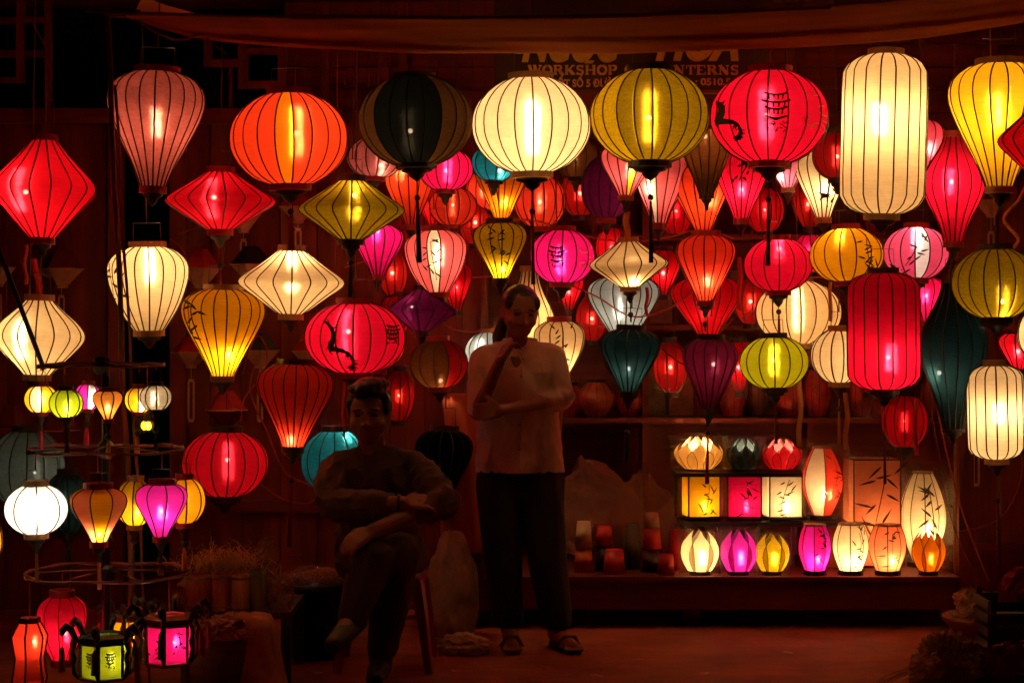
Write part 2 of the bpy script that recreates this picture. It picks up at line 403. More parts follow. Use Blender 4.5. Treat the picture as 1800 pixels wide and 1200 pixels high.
def pxbox(mb, x0, y0, x1, y1, d, th):
    a, b = W(x0, y1, d), W(x1, y0, d)
    return mb.box((a.x, d, a.z), (b.x, d+th, b.z))
def boards(root, x0, x1, y0, y1, d, wpx, mat, seed, vertical=True, name='plank'):
    rnd = random.Random(seed); p = x0 if vertical else y0; e = x1 if vertical else y1
    while p < e-4:
        w = min(wpx*rnd.uniform(.85,1.15), e-p)
        mb = MB(); dd = d+rnd.uniform(-.012,.012)
        if vertical: pxbox(mb, p+1, y0, p+w-1, y1, dd, .03)
        else: pxbox(mb, x0, p+1, x1, p+w-1, dd, .03)
        o = mb.build(name, mat, root); p += w
# left wall with the doorway
DW = 8.95
yf = HOR+CAMZ*F/DW
wl = empty('wooden_wall', (0,DW,0)); wl_inv = Vector((0,DW,0))
def under(root, base):   # children were built in world space
    for c in root.children: c.location = -base
tag(wl, 'dark plank wall of the house behind the left lanterns', 'wall')
boards(wl, -160, 214, 216, yf, DW, 58, WV, 1); boards(wl, 300, 846, 216, yf, DW, 62, WV, 2)
for x0, x1 in ((190,216),(298,326)): pxbox(MB(), x0, 214, x1, yf, DW-.05, .05).build('door_post', WV, wl)
pxbox(MB(), -160, 190, 600, 216, DW-.06, .1).build('lintel', WH, wl)
pxbox(MB(), -160, 905, 212, 925, DW-.05, .05).build('skirting_rail', WH, wl); pxbox(MB(), 328, 880, 838, 900, DW-.05, .05).build('skirting_rail', WH, wl)
under(wl, wl_inv)
o = pxbox(MB(), -400, -80, 640, 1200, 10.6, .05).build('back_room_wall', M_VOID); tag(o, 'near-black back wall, painted as the unlit room behind the open doorway', 'wall', kind='structure')
# lattice grilles over the lintel
def lattice(cells, d, label):
    x0, y0, x1, y1 = cells[0]; r = empty('window_lattice', W((x0+x1)/2, y1, d)); tag(r, label, 'lattice', 'lattice windows over the lintel'); base = r.location.copy()
    for a, b, c, e in cells[1:]:
        pxbox(MB(), a, b, c, e, d+random.Random(a).uniform(0,.006), .035).build('lattice_bar', WV if e-b > c-a else WH, r)
    under(r, base)
lattice([(-60,-20,100,190),(-60,88,88,100),(28,-20,42,145),(-60,136,42,146),(-60,30,88,42),(78,-20,90,190),(-30,42,-18,188)], DW-.04, 'wooden lattice in the dark upper corner, far left')
lattice([(355,60,505,190),(360,104,430,118),(358,60,372,118),(418,60,436,156),(436,84,500,96),(424,142,502,156),(488,60,502,156),(372,62,488,70),(402,118,408,190)], DW-.04, 'wooden lattice above the orange-red round lantern')
# upper wall behind the sign
DU = 9.2
wu = empty('board_wall', (0,DU,0)); tag(wu, 'brown board wall above the shelves, carrying the sign', 'wall')
boards(wu, 500, 1990, -60, 330, DU, 46, WH, 7, False, 'board')
for x in (562,700,1400,1740): pxbox(MB(), x, -60, x+16, 320, DU-.035, .05).build('upright', WV, wu)
pxbox(MB(), 575, 148, 822, 152, DU-.03, .03).build('rail', WD, wu); pxbox(MB(), 500, 318, 1990, 338, DU-.06, .08).build('rail', WH, wu)
pxbox(MB(), 520, 338, 1990, 1130, DU+.06, .04).build('back_board', WD, wu)
under(wu, Vector((0,DU,0)))
# right wall beside the display
DR = 8.9
wr = empty('wooden_wall', (0,DR,0)); tag(wr, 'dark plank wall beside the display, right edge', 'wall')
boards(wr, 1700, 2000, 336, HOR+CAMZ*F/DR, DR, 52, WV, 5)
pxbox(MB(), 1700, 955, 2000, 972, DR-.04, .04).build('skirting_rail', WH, wr)
pxbox(MB(), 1686, 336, 1712, HOR+CAMZ*F/8.5, 8.5, .09).build('corner_post', WV, wr)
under(wr, Vector((0,DR,0)))

# shelf unit with bench platform
DS = 8.4
sh = empty('shelf_unit', (0,DS,0)); tag(sh, 'long wooden shelf unit with a low bench platform', 'shelf')
zb = .237
xl, xr = W(752,0,DS).x, W(1684,0,DS).x
MB().box((xl,DS-.02,zb-.022),(xr,9.2,zb)).build('bench_top', WL, sh)
MB().box((xl+.01,DS,.085),(xr-.01,DS+.03,zb-.024)).build('bench_front', WL, sh)
for x in (xl+.1, (xl+xr)/2, xr-.1): MB().box((x-.04,DS+.1,0),(x+.04,DS+.18,.084)).build('leg', WD, sh)
SHZ = []
for yy, dd in ((735,8.82),(572,8.9),(412,8.9)):
    z = W(0,yy,dd).z; SHZ.append(z)
    MB().box((W(846,0,dd).x,dd,z-.022),(W(1686,0,dd).x,9.2,z)).build('shelf_board', WL, sh)
for x in (846, 1130, 1420, 1668):
    a = W(x,0,8.86); MB().box((a.x,8.88,zb+.002),(a.x+.03,9.19,2.0)).build('shelf_post', WL, sh)
under(sh, Vector((0,DS,0)))

# ---------------------------------------------------------------- sign
DSIGN = 7.7
sg = empty('sign_board', W(1108,165,DSIGN)); tag(sg, 'painted shop sign with orange lettering under the awning', 'sign'); sgb = sg.location.copy()
pxbox(MB(), 868, -92, 1352, 164, DSIGN, .03).build('board', surf_mat('sign_paint', (.045,.012,.006), .5, .3), sg)
pxbox(MB(), 868, 158, 1352, 164, DSIGN-.012, .012).build('edge_strip', WH, sg)
M_LET = surf_mat('sign_letters', (.85,.38,.12), .55, .25, (30,30,30)); M_LET2 = surf_mat('sign_letters_yellow', (.88,.48,.06), .55, .2, (30,30,30))
SL = .19   # stroke widths of the slab letters, in letter heights
def arc(cx, cy, rx, ry, a0, a1, n=14): return [(cx+rx*math.cos(math.radians(a0+(a1-a0)*i/n)), cy+ry*math.sin(math.radians(a0+(a1-a0)*i/n))) for i in range(n+1)]
def glyph(ch):
    T, t, s = .22, .10, .30     # thick, thin, serif width
    def bar(x0,y0,x1,y1,w): return ([(x0,y0),(x1,y1)], w)
    def ser(x,y): return ([(x-s/2,y),(x+s/2,y)], .11)
    lo, hi = .055, .945
    G = {
    'W': (1.25,[bar(.12,1,.40,0,T),bar(.40,0,.63,.9,t),bar(.58,1,.84,0,T),bar(.84,0,1.12,1,t),ser(.14,hi),ser(.60,hi),ser(1.11,hi)]),
    'O': (.98,[(arc(.49,.5,.36,.43,0,360,24),.19)]),
    'R': (1.0,[bar(.22,0,.22,1,T),(arc(.50,.74,.24,.20,90,-90),.15),bar(.22,.94,.5,.94,t),bar(.22,.54,.5,.54,t),bar(.52,.54,.82,.05,T),ser(.22,lo),ser(.20,hi),ser(.86,lo)]),
    'K': (1.02,[bar(.22,0,.22,1,T),bar(.28,.42,.80,.95,t),bar(.42,.58,.82,.05,T),ser(.22,lo),ser(.22,hi),ser(.80,hi),ser(.84,lo)]),
    'S': (.80,[(arc(.40,.72,.24,.21,20,200)+arc(.40,.73,.24,.22,200,270)[1:]+arc(.40,.28,.25,.23,90,-20)[1:]+arc(.40,.27,.25,.21,-20,-160)[1:],.15),bar(.66,.72,.66,1,t),bar(.13,0,.13,.28,t)]),
    'H': (1.08,[bar(.22,0,.22,1,T),bar(.84,0,.84,1,T),bar(.22,.5,.84,.5,t),ser(.22,lo),ser(.22,hi),ser(.84,lo),ser(.84,hi)]),
    'P': (.92,[bar(.22,0,.22,1,T),(arc(.50,.72,.25,.22,90,-90),.16),bar(.22,.94,.5,.94,t),bar(.22,.5,.5,.5,t),ser(.22,lo),ser(.20,hi)]),
    'F': (.90,[bar(.22,0,.22,1,T),bar(.22,.94,.80,.94,t),bar(.22,.5,.6,.5,t),ser(.22,lo),ser(.20,hi),bar(.78,.70,.78,.99,t)]),
    'L': (.88,[bar(.22,0,.22,1,T),bar(.22,.06,.80,.06,t),ser(.22,hi),ser(.2,lo),bar(.78,0,.78,.32,t)]),
    'A': (1.06,[bar(.16,0,.50,1,t),bar(.52,1,.86,0,T),bar(.28,.33,.74,.33,t),ser(.17,lo),ser(.88,lo)]),
    'N': (1.10,[bar(.22,0,.22,1,t),bar(.20,.98,.86,.02,T),bar(.86,0,.86,1,t),ser(.22,lo),ser(.18,hi),ser(.86,hi)]),
    'T': (.96,[bar(.48,0,.48,1,T),bar(.10,.94,.86,.94,t),bar(.11,.66,.11,.99,t),bar(.85,.66,.85,.99,t),ser(.48,lo)]),
    'E': (.94,[bar(.22,0,.22,1,T),bar(.22,.94,.80,.94,t),bar(.22,.06,.82,.06,t),bar(.22,.5,.6,.5,t),bar(.78,.70,.78,.99,t),bar(.81,.01,.81,.30,t),ser(.20,lo),ser(.20,hi)])}
    return G[ch]
def slab_text(txt, x0, x1, ytop, ybot, d, name):
    adv = sum(.55 if c == ' ' else glyph(c)[0] for c in txt); hpx = ybot-ytop; sx = (x1-x0)/adv
    x = x0
    for ch in txt:
        if ch == ' ': x += .55*sx; continue
        w, strokes = glyph(ch); mb = MB()
        for q, (pts, th) in enumerate(strokes):
            n = len(pts); vs = []; dq = d-.006-.0006*q
            P = [(x+px*sx, ybot-py*hpx) for px, py in pts]
            for i, (px, py) in enumerate(P):
                a, b = P[max(i-1,0)], P[min(i+1,n-1)]; tx, ty = b[0]-a[0], b[1]-a[1]; l = math.hypot(tx, ty) or 1
                nx, ny = -ty/l, tx/l; hw = th/2*(sx*abs(nx)+hpx*abs(ny))
                for s_ in (1,-1):
                    for dd in (dq, d): vs.append(W(px+nx*hw*s_, py+ny*hw*s_, d)+Vector((0, dd-d, 0)))
            fs = []
            for i in range(n-1):
                b = 4*i; fs += [(b,b+2,b+6,b+4),(b,b+4,b+5,b+1),(b+2,b+3,b+7,b+6)]
            fs += [(0,1,3,2),(4*n-4,4*n-2,4*n-1,4*n-3)]
            mb.add(vs, fs)
        o = mb.build(name, M_LET, sg); x += w*sx
slab_text('WORKSHOP OF LANTERNS', 928, 1299, 115, 132, DSIGN-.001, 'letter')
def font_text(txt, x0, ybot, hpx, d, mat, width=None, shear=0, bold=.03, name='lettering'):
    cu = bpy.data.curves.new(name, 'FONT'); cu.body = txt; cu.size = 1; cu.extrude = .01; cu.offset = bold; cu.shear = shear
    t = bpy.data.objects.new(name, cu); C.objects.link(t)
    dg = bpy.context.evaluated_depsgraph_get(); me = bpy.data.meshes.new_from_object(t.evaluated_get(dg))
    bpy.data.objects.remove(t); bpy.data.curves.remove(cu)
    xs = [v.co.x for v in me.vertices]; capH = .715
    s = PX(hpx, d)/capH; sx = s if width is None else PX(width, d)/(max(xs)-min(xs))
    p = W(x0, ybot, d); mn = min(xs)
    for v in me.vertices:
        c = v.co.copy(); v.co = (p.x+(c.x-mn)*sx, d-.004-c.z*.3, p.z+c.y*s)
    me.materials.append(mat); o = bpy.data.objects.new(name, me); link(o, sg); return o
font_text('ỐT SỐ 5 ĐƯỜ', 980, 153, 13, DSIGN-.001, M_LET, 98, 0, .035)
font_text(': 0510.5', 1222, 150, 12, DSIGN-.001, M_LET, 62, 0, .03)
font_text('NGOC', 917, 105, 62, DSIGN-.001, M_LET2, 178, .35, .055, 'shop_name_lettering')
font_text('HOA', 1152, 103, 62, DSIGN-.001, M_LET2, 146, .35, .055, 'shop_name_lettering')
mb = MB(); a = [W(x,y,DSIGN) for x,y in ((1031,107),(1045,107),(1041,112),(1027,112))]; mb.add([q+Vector((0,-.008,0)) for q in a]+a, [(0,1,2,3),(0,4,5,1),(2,6,7,3),(1,5,6,2),(3,7,4,0)]); mb.build('shop_name_lettering', M_LET2, sg)
under(sg, sgb)

# ---------------------------------------------------------------- awning cloth, poles, ropes
def awning_mat():
    m, nt, out = newmat('awning_cloth'); L = nt.links.new
    n = N(nt, 'ShaderNodeTexNoise', Scale=1.0, Detail=6); L(coords(nt, False, (2,6,14)), n.inputs['Vector'])
    c = ramp(nt, n.outputs[0], [(.3, (.50,.15,.05)), (.7, (.74,.26,.09))])
    d = N(nt, 'ShaderNodeBsdfDiffuse'); t = N(nt, 'ShaderNodeBsdfTranslucent'); L(c, d.inputs[0]); L(c, t.inputs[0])
    x = N(nt, 'ShaderNodeMixShader'); x.inputs[0].default_value = .45; L(d.outputs[0], x.inputs[1]); L(t.outputs[0], x.inputs[2]); L(x.outputs[0], out.inputs[0]); return m
DA = 7.0
bot = [(222,31),(262,44),(320,60),(400,73),(540,83),(700,90),(900,93),(1100,91),(1300,86),(1500,76),(1650,62),(1750,47),(1830,33),(1990,0)]
topc = [(222,27),(262,27),(320,29),(400,31),(540,33),(700,34),(900,34),(1100,30),(1300,23),(1500,10),(1650,-8),(1750,-22),(1830,-34),(1990,-60)]
bb = cat([(a,b,0) for a,b in bot], 90); tt = cat([(a,b,0) for a,b in topc], 90); vs, fs = [], []
NV = 22
for i in range(91):
    u = i/90
    for j in range(NV+1):
        v = j/NV; x = tt[i].x+(bb[i].x-tt[i].x)*v; y = tt[i].y+(bb[i].y-tt[i].y)*v
        amp = min(1, u*5)
        fold = .035*math.sin(v*9+1.5*math.sin(u*3.1)+u*4)+.018*math.sin(v*21-u*7)+.012*noise.noise((u*9, v*5, 2))
        dd = DA-.42*(1-v)**1.3+fold*amp*(.3+v*.7)*.8
        vs.append(W(x, y, dd)+Vector((0, 0, .006*noise.noise((u*14,v*8,7)))))
for i in range(90):
    for j in range(NV):
        a = i*(NV+1)+j; fs.append((a, a+1, a+NV+2, a+NV+1))
# the hem turns under and runs back
k0 = len(vs)
for i in range(91):
    e = vs[i*(NV+1)+NV]; vs += [e+Vector((0,.06,.004)), e+Vector((0,.16,.05)), e+Vector((0,.30,.13))]
for i in range(90):
    a = i*(NV+1)+NV; b = (i+1)*(NV+1)+NV; q = k0+3*i; r = q+3
    fs += [(a,q,r,b),(q,q+1,r+1,r),(q+1,q+2,r+2,r+1)]
aw = mesh('awning', vs, fs, awning_mat(), None, True)
tag(aw, 'sagging tan awning cloth across the top of the stall', 'awning')
M_ROPE = surf_mat('rope', (.28,.10,.05), .85, .3, (40,40,40)); M_POLE = surf_mat('pole_bamboo', (.30,.10,.05), .5, .4, (20,20,3))
MB().tube([W(x,y-2,DA-.42) for x,y in ((150,22),(230,26),(400,30),(700,33),(900,33),(1100,29),(1300,22),(1460,16))], .006, 6).build('ridge_rope', M_ROPE, aw)
o = MB().tube([W(x,y,DA-.06) for x,y in ((232,28),(252,44),(280,60),(305,70),(330,69),(352,60))], .005, 6).build('rope', M_ROPE, None, True); tag(o, 'slack rope loop hanging at the left end of the awning', 'rope', 'ropes')
o = MB().tube([W(x,y,DA-.02) for x,y in ((362,66),(380,82),(400,96))], .003, 5).build('rope', M_ROPE, None, True); tag(o, 'short rope end dangling before the lattice', 'rope', 'ropes')
o = MB().tube([W(x,y,7.4) for x,y in ((48,18),(62,50),(78,78))], .003, 5).build('rope', M_ROPE, None, True); tag(o, 'thin rope end before the lattice in the upper left corner', 'rope', 'ropes')
mb = MB(); rnd = random.Random(4)
for k in range(7): mb.tube([W(186+rnd.uniform(-6,60),24+rnd.uniform(-6,6),DA-.04-.01*k) for q in range(5)], .007, 5)
o = mb.build('rope_knot', M_ROPE, None, True); tag(o, 'rope knots tying the awning to the pole', 'rope', 'ropes')
for (x0,y0,x1,y1,d,r,lab,n) in ((188,14,241,1222,DA,.0105,'thicker of the two thin poles before the mauve lantern',9),(202,150,262,1222,DA+.03,.0055,'thinner of the two thin poles before the mauve lantern',7)):
    a, b = W(x0,y0,d), W(x1,y1,d); b.z = 0
    o = MB().tube([a.lerp(b, i/12)+Vector((.004*math.sin(i*1.7),0,0)) for i in range(13)], [r*(1+.12*(i%3==0)) for i in range(13)], 8).build('awning_pole', M_POLE, None, True)
    tag(o, lab, 'pole', 'awning poles')
o = MB().tube([W(-60,285,6.15), W(78,650,6.2)], .0085, 8).build('slanted_pole', M_BLK, None, True); tag(o, 'slanted black pole leaning over the rack', 'pole')
# ---------------------------------------------------------------- hanging lanterns
A_, B_, C_, D_, E_ = 7.2, 7.65, 8.1, 8.5, 8.78
HANG = []
def L(*a, **k): HANG.append((a, k))
# front row
L(269,128,330,170,A_,'balloon','mauve',1.9,(272,215),20,'dusty mauve balloon lantern behind the two thin poles', ring='red', deco=[], bc=WARM)
L(510,166,325,205,A_,'round','orangered',1.5,(522,235),20,'large orange-red round lantern with a golden middle panel', ring='red', alt=('orange', lambda x: abs(x-.06) < .16), tas=(372,440,'red',14))
L(732,136,290,198,A_,'round','black',5.0,(723,230),20,'large black round lantern with brown outer panels', ring='dark', alt=('darkbrown', lambda x: abs(x) > .62 and x < 2), tas=(348,462,'black',12), hr=.018)
L(935,139,303,207,A_,'round','cream',2.5,(936,225),20,'large brilliant cream round lantern in the front row', tas=(372,500,'brown',9))
L(1143,125,285,207,A_,'round','olive',3.6,(1141,207),20,'large olive-gold round lantern below the painted sign', ring='dark', alt=('gold', lambda x: x < -.66), tas=(347,462,'black',10))
L(1352,127,286,205,A_,'round','crimson',1.15,(1347,203),18,'large crimson round lantern painted with pagoda and dragon', ring='red', deco=[('pagoda',-.03,.52,.30),('dragon',-.82,.45,.34),('gold',.86,.6,.6)], tas=(350,467,'maroon',10))
L(1550,97,377,150,A_,'cyl','cream',1.9,(1545,212),18,'tall cream cylinder lantern, the largest in the front row', bc=WARM, Re=.25)
L(1757,114,330,176,A_,'balloon','yellow',3.2,(1755,197),18,'yellow balloon lantern, uppermost near the right edge', ring='wood')
L(74,246,420,182,A_,'diamond','red',1.3,(44,338),16,'bright red diamond lantern with the brass-bright bulb, far left', ring='red', bail=.16, tas=(425,426,'tan',4), cap=True)
L(1832,186,312,150,A_-.25,'diamond','deepred',.5,(1832,250),16,'dark red diamond lantern cut by the right edge', ring='red')
# second row
L(387,302,405,190,B_,'diamond','red',.75,(376,347),18,'flat red diamond lantern next to the mauve balloon lantern', ring='red', tas=(468,500,'maroon',8))
L(617,317,422,188,B_-.25,'diamond','olive',2.6,(622,343),18,'flat olive diamond lantern below the black round one', ring='dark', tas=(462,522,'black',10))
L(262,434,582,142,B_,'fat','cream',1.9,(265,470),18,'cream balloon lantern with bamboo painted at its left side', deco=[('bamboo',-.88,.62,.5)], bc=WARM)
L(511,440,553,186,B_,'diamond','cream',1.7,(511,463),18,'flat cream diamond lantern with a wide sharp rim', bc=WARM, up=.2)
L(391,509,662,146,B_,'balloon','amber',1.9,(402,622),20,'amber-yellow balloon lantern with bamboo on its left side', deco=[('bamboo',-.86,.62,.5)], up=.25, bd=-.1)
L(65,527,660,158,B_-.2,'bulge','cream',1.7,(43,600),16,'rounded cream diamond lantern behind the slanted black pole', bc=WARM, up=.2)
L(624,533,655,176,B_,'round','crimson',.95,(612,583),18,'crimson round lantern painted with a black dragon', ring='red', deco=[('dragon',-.28,.42,.50),('pagoda',.78,.58,.2)], up=.25)
L(660,548,648,104,B_+.42,'round','coral',.8,(660,600),14,'coral round lantern half hidden behind the dragon lantern', ring='red', up=.2)
L(515,640,786,138,B_,'balloon','coral',.55,(512,772),20,'orange-red balloon lantern lit only at its narrow foot', ring='dark', up=.25, tas=(845,960,'maroon',10), Re=.16)
L(395,758,872,148,B_,'round','red',.32,(399,808),16,'dim red round lantern below the amber balloon lantern', ring='dark', up=.15)
L(588,757,866,120,C_-.15,'round','teal',1.5,(606,768),14,'turquoise round lantern half hidden by the seated person', ring='dark', bc=NEUT, up=.35)
L(772,598,681,102,C_,'round','brown',1.6,(775,673),12,'brown round lantern between the two people', ring='red', up=.12, alt=('darkred', lambda x: x > .3 and x < 2))
L(778,757,880,100,C_,'balloon','black',0,(0,0),14,'unlit black balloon lantern above the white sack', ring='dark', up=.1)
L(740,508,583,118,C_,'diamond','purple',1.8,(722,540),12,'purple diamond lantern right of the dragon lantern', ring='dark', bc=NEUT, up=.3, deco=[])
L(664,396,485,86,C_,'balloon','hotpink',.95,(662,406),14,'bright pink balloon lantern beside the olive diamond lantern', ring='red', bc=NEUT)
L(658,244,312,98,C_,'round','mauve',1.5,(668,290),14,'mauve round lantern peeping out behind the black one', ring='red')
L(783,262,334,94,C_,'round','hotpink',1.0,(785,300),14,'pink-red round lantern under the black lantern', ring='red')
L(722,292,396,86,D_,'balloon','orangered',1.1,(712,302),14,'orange-red balloon lantern behind the black tassel', ring='red')
L(795,330,396,84,D_+.1,'round','coral',.22,(795,360),12,'dull coral round lantern behind the pink-red one', ring='red')
L(868,256,318,80,C_,'round','teal',1.1,(878,300),12,'teal round lantern peeping out under the cream lantern', ring='dark', bc=NEUT)
L(882,272,386,96,D_-.05,'balloon','orange',.9,(886,355),16,'orange balloon lantern hung under the large cream lantern', ring='red')
L(950,308,400,88,D_+.1,'round','coral',.40,(950,355),14,'dim coral round lantern beside the orange balloon lantern', ring='red')
L(768,405,515,108,C_,'fat','rose',1.7,(772,450),14,'pink balloon lantern with bamboo and a white middle', ring='red', bc=MID, alt=('white', lambda x: abs(x-.05) < .2), deco=[('bamboo',-.05,.5,.6)], up=.5, lw=.006)
L(880,392,490,96,C_-.02,'balloon','gold',2.2,(883,472),14,'yellow balloon lantern with bamboo above the standing person', ring='dark', deco=[('bamboo',0,.55,.6)], up=.22, lw=.006, bd=-.1)
L(988,405,497,114,C_,'round','hotpink',1.1,(985,458),14,'hot pink round lantern with a painted motif', ring='red', bc=NEUT, deco=[('pagoda',-.2,.5,.3),('gold',.86,.5,.5)], up=.5)
L(1107,424,505,136,B_+.2,'diamond','peach',1.45,(1113,497),14,'peach diamond lantern hanging from a red ribbon', bc=WARM, tas=(553,558,'black',6), up=.45, cordmat=M_CABLE)
L(1097,486,602,128,D_,'balloon','greywhite',.75,(1092,540),16,'pale grey balloon lantern behind the peach diamond', bc=NEUT, up=.3)
L(1105,580,690,102,B_+.2,'balloon','darkgreen',4.2,(1103,648),14,'dark green balloon lantern with a long green tassel', ring='dark', bc=NEUT, tas=(760,812,'green',10), up=.06)
L(928,476,606,96,D_,'garlic','peach',2.2,(925,560),14,'tall cream garlic-shaped lantern behind the head of the standing person', bc=WARM, up=.25, cap=False)
L(985,564,656,88,D_-.1,'fat','peach',2.0,(985,630),12,'cream balloon lantern with bamboo at the shoulder of the standing person', ring='red', bc=WARM, deco=[('bamboo',.2,.5,.62)], lw=.006, up=.25, cap=False)
L(860,584,652,82,D_,'round','greywhite',.9,(850,615),14,'pale grey round lantern behind the raised hand', bc=NEUT, up=.2)
L(1066,276,384,90,C_+.1,'round','purple',1.8,(1088,340),14,'dark purple round lantern with a bright spot', ring='red', bc=NEUT)
L(1100,256,345,92,B_+.15,'balloon','rose',1.3,(1106,300),14,'pink balloon lantern with a yellow middle below the olive-gold one', ring='red', alt=('yellow', lambda x: abs(x-.1) < .22))
L(1158,262,394,98,C_+.1,'balloon','rose',1.15,(1143,330),14,'long dusty pink balloon lantern behind the green tassel', ring='red', alt=('white', lambda x: abs(x+.3) < .17))
L(1242,228,345,86,B_+.15,'balloon','brown',3.4,(1240,240),14,'dark brown balloon lantern tucked behind two front lanterns', ring='dark', hr=.015)
L(1236,290,412,100,C_+.1,'balloon','orangered',1.1,(1248,350),14,'orange-red balloon lantern behind the dark brown one', ring='red')
L(1303,268,386,94,C_,'balloon','crimson',1.1,(1303,333),14,'crimson balloon lantern below the pagoda lantern', ring='red', deco=[('bamboo',0,.72,.35)])
L(1385,262,332,76,C_+.15,'balloon','rose',1.5,(1375,310),14,'pale pink balloon lantern peeping out below the pagoda lantern', bc=NEUT)
L(1447,262,384,96,C_+.1,'balloon','cream',1.6,(1450,330),14,'cream balloon lantern with bamboo beside the tall cream cylinder', bc=WARM, deco=[('bamboo',.25,.4,.5)])
L(1472,232,314,84,B_+.15,'round','darkred',.3,(1472,275),12,'dark red round lantern half behind the tall cream cylinder', ring='dark')
L(1620,212,322,76,C_,'balloon','pink',1.1,(1630,260),12,'pink balloon lantern peeping out right of the tall cream cylinder', ring='red')
L(1676,240,426,108,B_,'long','crimson',.95,(1672,320),14,'long crimson lantern, pointed at both ends', ring='red', tas=(462,500,'black',7))
L(1240,414,530,104,C_,'balloon','coral',1.35,(1243,492),16,'coral balloon lantern with a glowing foot', ring='red', up=.4, tas=(570,572,'black',6))
L(1368,421,511,122,C_-.05,'round','crimson',.95,(1371,437),14,'crimson round lantern under the maroon tassel', ring='red', tas=(548,590,'maroon',7), up=.5)
L(1490,402,495,127,B_+.2,'round','amber',1.25,(1483,415),14,'orange round lantern with bamboo on its right half', ring='red', deco=[('bamboo',.48,.5,.72)], up=.3, lw=.006)
L(1610,400,490,117,B_+.2,'round','pink',1.15,(1610,418),14,'pink round lantern with bamboo on its left half', ring='red', bc=NEUT, deco=[('bamboo',-.42,.5,.72)], alt=('white', lambda x: abs(x) < .13), up=.3, lw=.006)
L(1752,438,558,156,B_-.1,'round','olive',3.0,(1763,530),18,'olive-yellow round lantern at the right edge', ring='dark', up=.4, cordmat=TASC['tan'])
L(1244,488,592,128,D_+.05,'balloon','deepred',.62,(1240,540),16,'deep red balloon lantern behind the coral one', ring='dark', up=.2)
L(1404,495,605,150,D_,'round','peach',1.5,(1402,545),18,'wide cream round lantern behind the crimson round one', bc=WARM, up=.3)
L(1475,580,672,96,D_-.25,'round','cream',2.0,(1500,630),14,'cream round lantern touching the red cylinder', bc=WARM, up=.2, tas=(718,780,'tan',8))
L(1362,593,682,121,C_-.05,'round','lime',2.1,(1361,632),14,'lime-yellow round lantern above the lotus lamps', ring='dark', up=.12, tas=(700,780,'brown',7))
L(1554,480,684,128,B_-.05,'cyl','crimson',.95,(1562,628),16,'tall red cylinder lantern', ring='dark', up=.2, Re=.19, tas=(770,850,'maroon',7))
L(1676,497,755,116,B_,'long','darkgreen',4.6,(1651,655),14,'long dark green lantern, pointed at both ends', ring='dark', bc=NEUT, up=.1, hr=.014)
L(1752,642,806,98,B_-.1,'cyl','cream',2.0,(1757,725),16,'slim cream cylinder lantern low at the right edge', up=.2, tas=(880,995,'brown',9), Re=.15)
L(1246,596,720,94,C_-.05,'balloon','violet',4.2,(1252,640),14,'dark maroon balloon lantern with a bright spot', ring='dark', up=.04, bc=NEUT, tas=(760,850,'red',8))
L(1628,488,566,66,D_,'balloon','hotpink',.8,(1628,520),12,'pink-red balloon lantern squeezed between red cylinder and green lantern', ring='red', up=.2)
L(1590,694,786,82,E_,'round','deepred',.10,(1590,740),14,'unlit red round lantern resting above the display lamps', ring='dark', up=.12, bc=WARM)  # a faint bulb is added inside this unlit lantern
L(1842,535,640,108,B_+.2,'round','cream',1.6,(1842,590),12,'cream round lantern cut off by the right edge', up=.2)
L(1012,240,312,78,D_,'round','brown',.5,(1012,280),12,'small brown round lantern in the gap right of the large cream one', ring='dark')
L(1090,596,660,60,E_,'round','darkred',0,(0,0),10,'small unlit red lantern behind the dark green one', ring='dark', up=.1)
L(45,756,888,136,B_+.1,'round','grey',.55,(60,830),14,'grey-green round lantern behind the small white one', ring='dark', up=.12, bc=NEUT)
L(120,832,935,84,B_-.2,'round','darkgreen',.7,(120,880),12,'small dark green lantern behind the white rack lantern', ring='dark', up=.12, bc=NEUT, tas=(950,1000,'green',14))
L(-22,905,1000,52,6.3,'round','amber',1.4,(-22,950),10,'amber lantern of which only a sliver shows, left edge', ring='red', up=.15)
# dim lanterns deep in the stall, unlit but each given an added bulb
def dim(cx, top, bot, w, shape, f, label, g=.12, d=E_): L(cx,top,bot,w,d,shape,f,g*2.2,(cx,(top+bot)/2),10,label,'dim lanterns deep in the stall', ring='dark', up=.12, cap=False)
dim(802,462,548,58,'balloon','deepred','dim red balloon lantern left of the head of the standing person')
dim(700,520,600,60,'balloon','deepred','dim red balloon lantern behind the purple diamond lantern',.05)
dim(1020,300,380,66,'round','darkred','dim dark red round lantern left of the purple round one',.25)
dim(1190,330,412,64,'round','deepred','dim red round lantern above the cable, left of the dark brown one',.1)
dim(1345,330,408,66,'round','deepred','dim red round lantern beside the maroon tassel of the pagoda lantern',.12)
dim(1422,318,400,60,'fat','darkred','dim dark red lantern left of the cream bamboo lantern',.2)
dim(640,330,420,50,'fat','deepred','dim red lantern right of the olive diamond lantern',.15)
dim(1530,560,690,70,'fat','deepred','dim red lantern just behind the red cylinder',.15)
dim(836,352,430,56,'round','darkred','dim dark red round lantern left of the yellow bamboo one',.3)
dim(1040,520,600,56,'round','darkred','dim dark red round lantern left of the pale grey balloon lantern',.2)
dim(1592,560,640,66,'round','deepred','dim red round lantern between red cylinder and long green lantern',.2)
dim(1790,585,650,66,'balloon','red','dim red balloon lantern above the slim cream cylinder',.3,8.3)
dim(700,650,740,56,'round','darkred','dim dark red round lantern above the seated shoulder',.1)

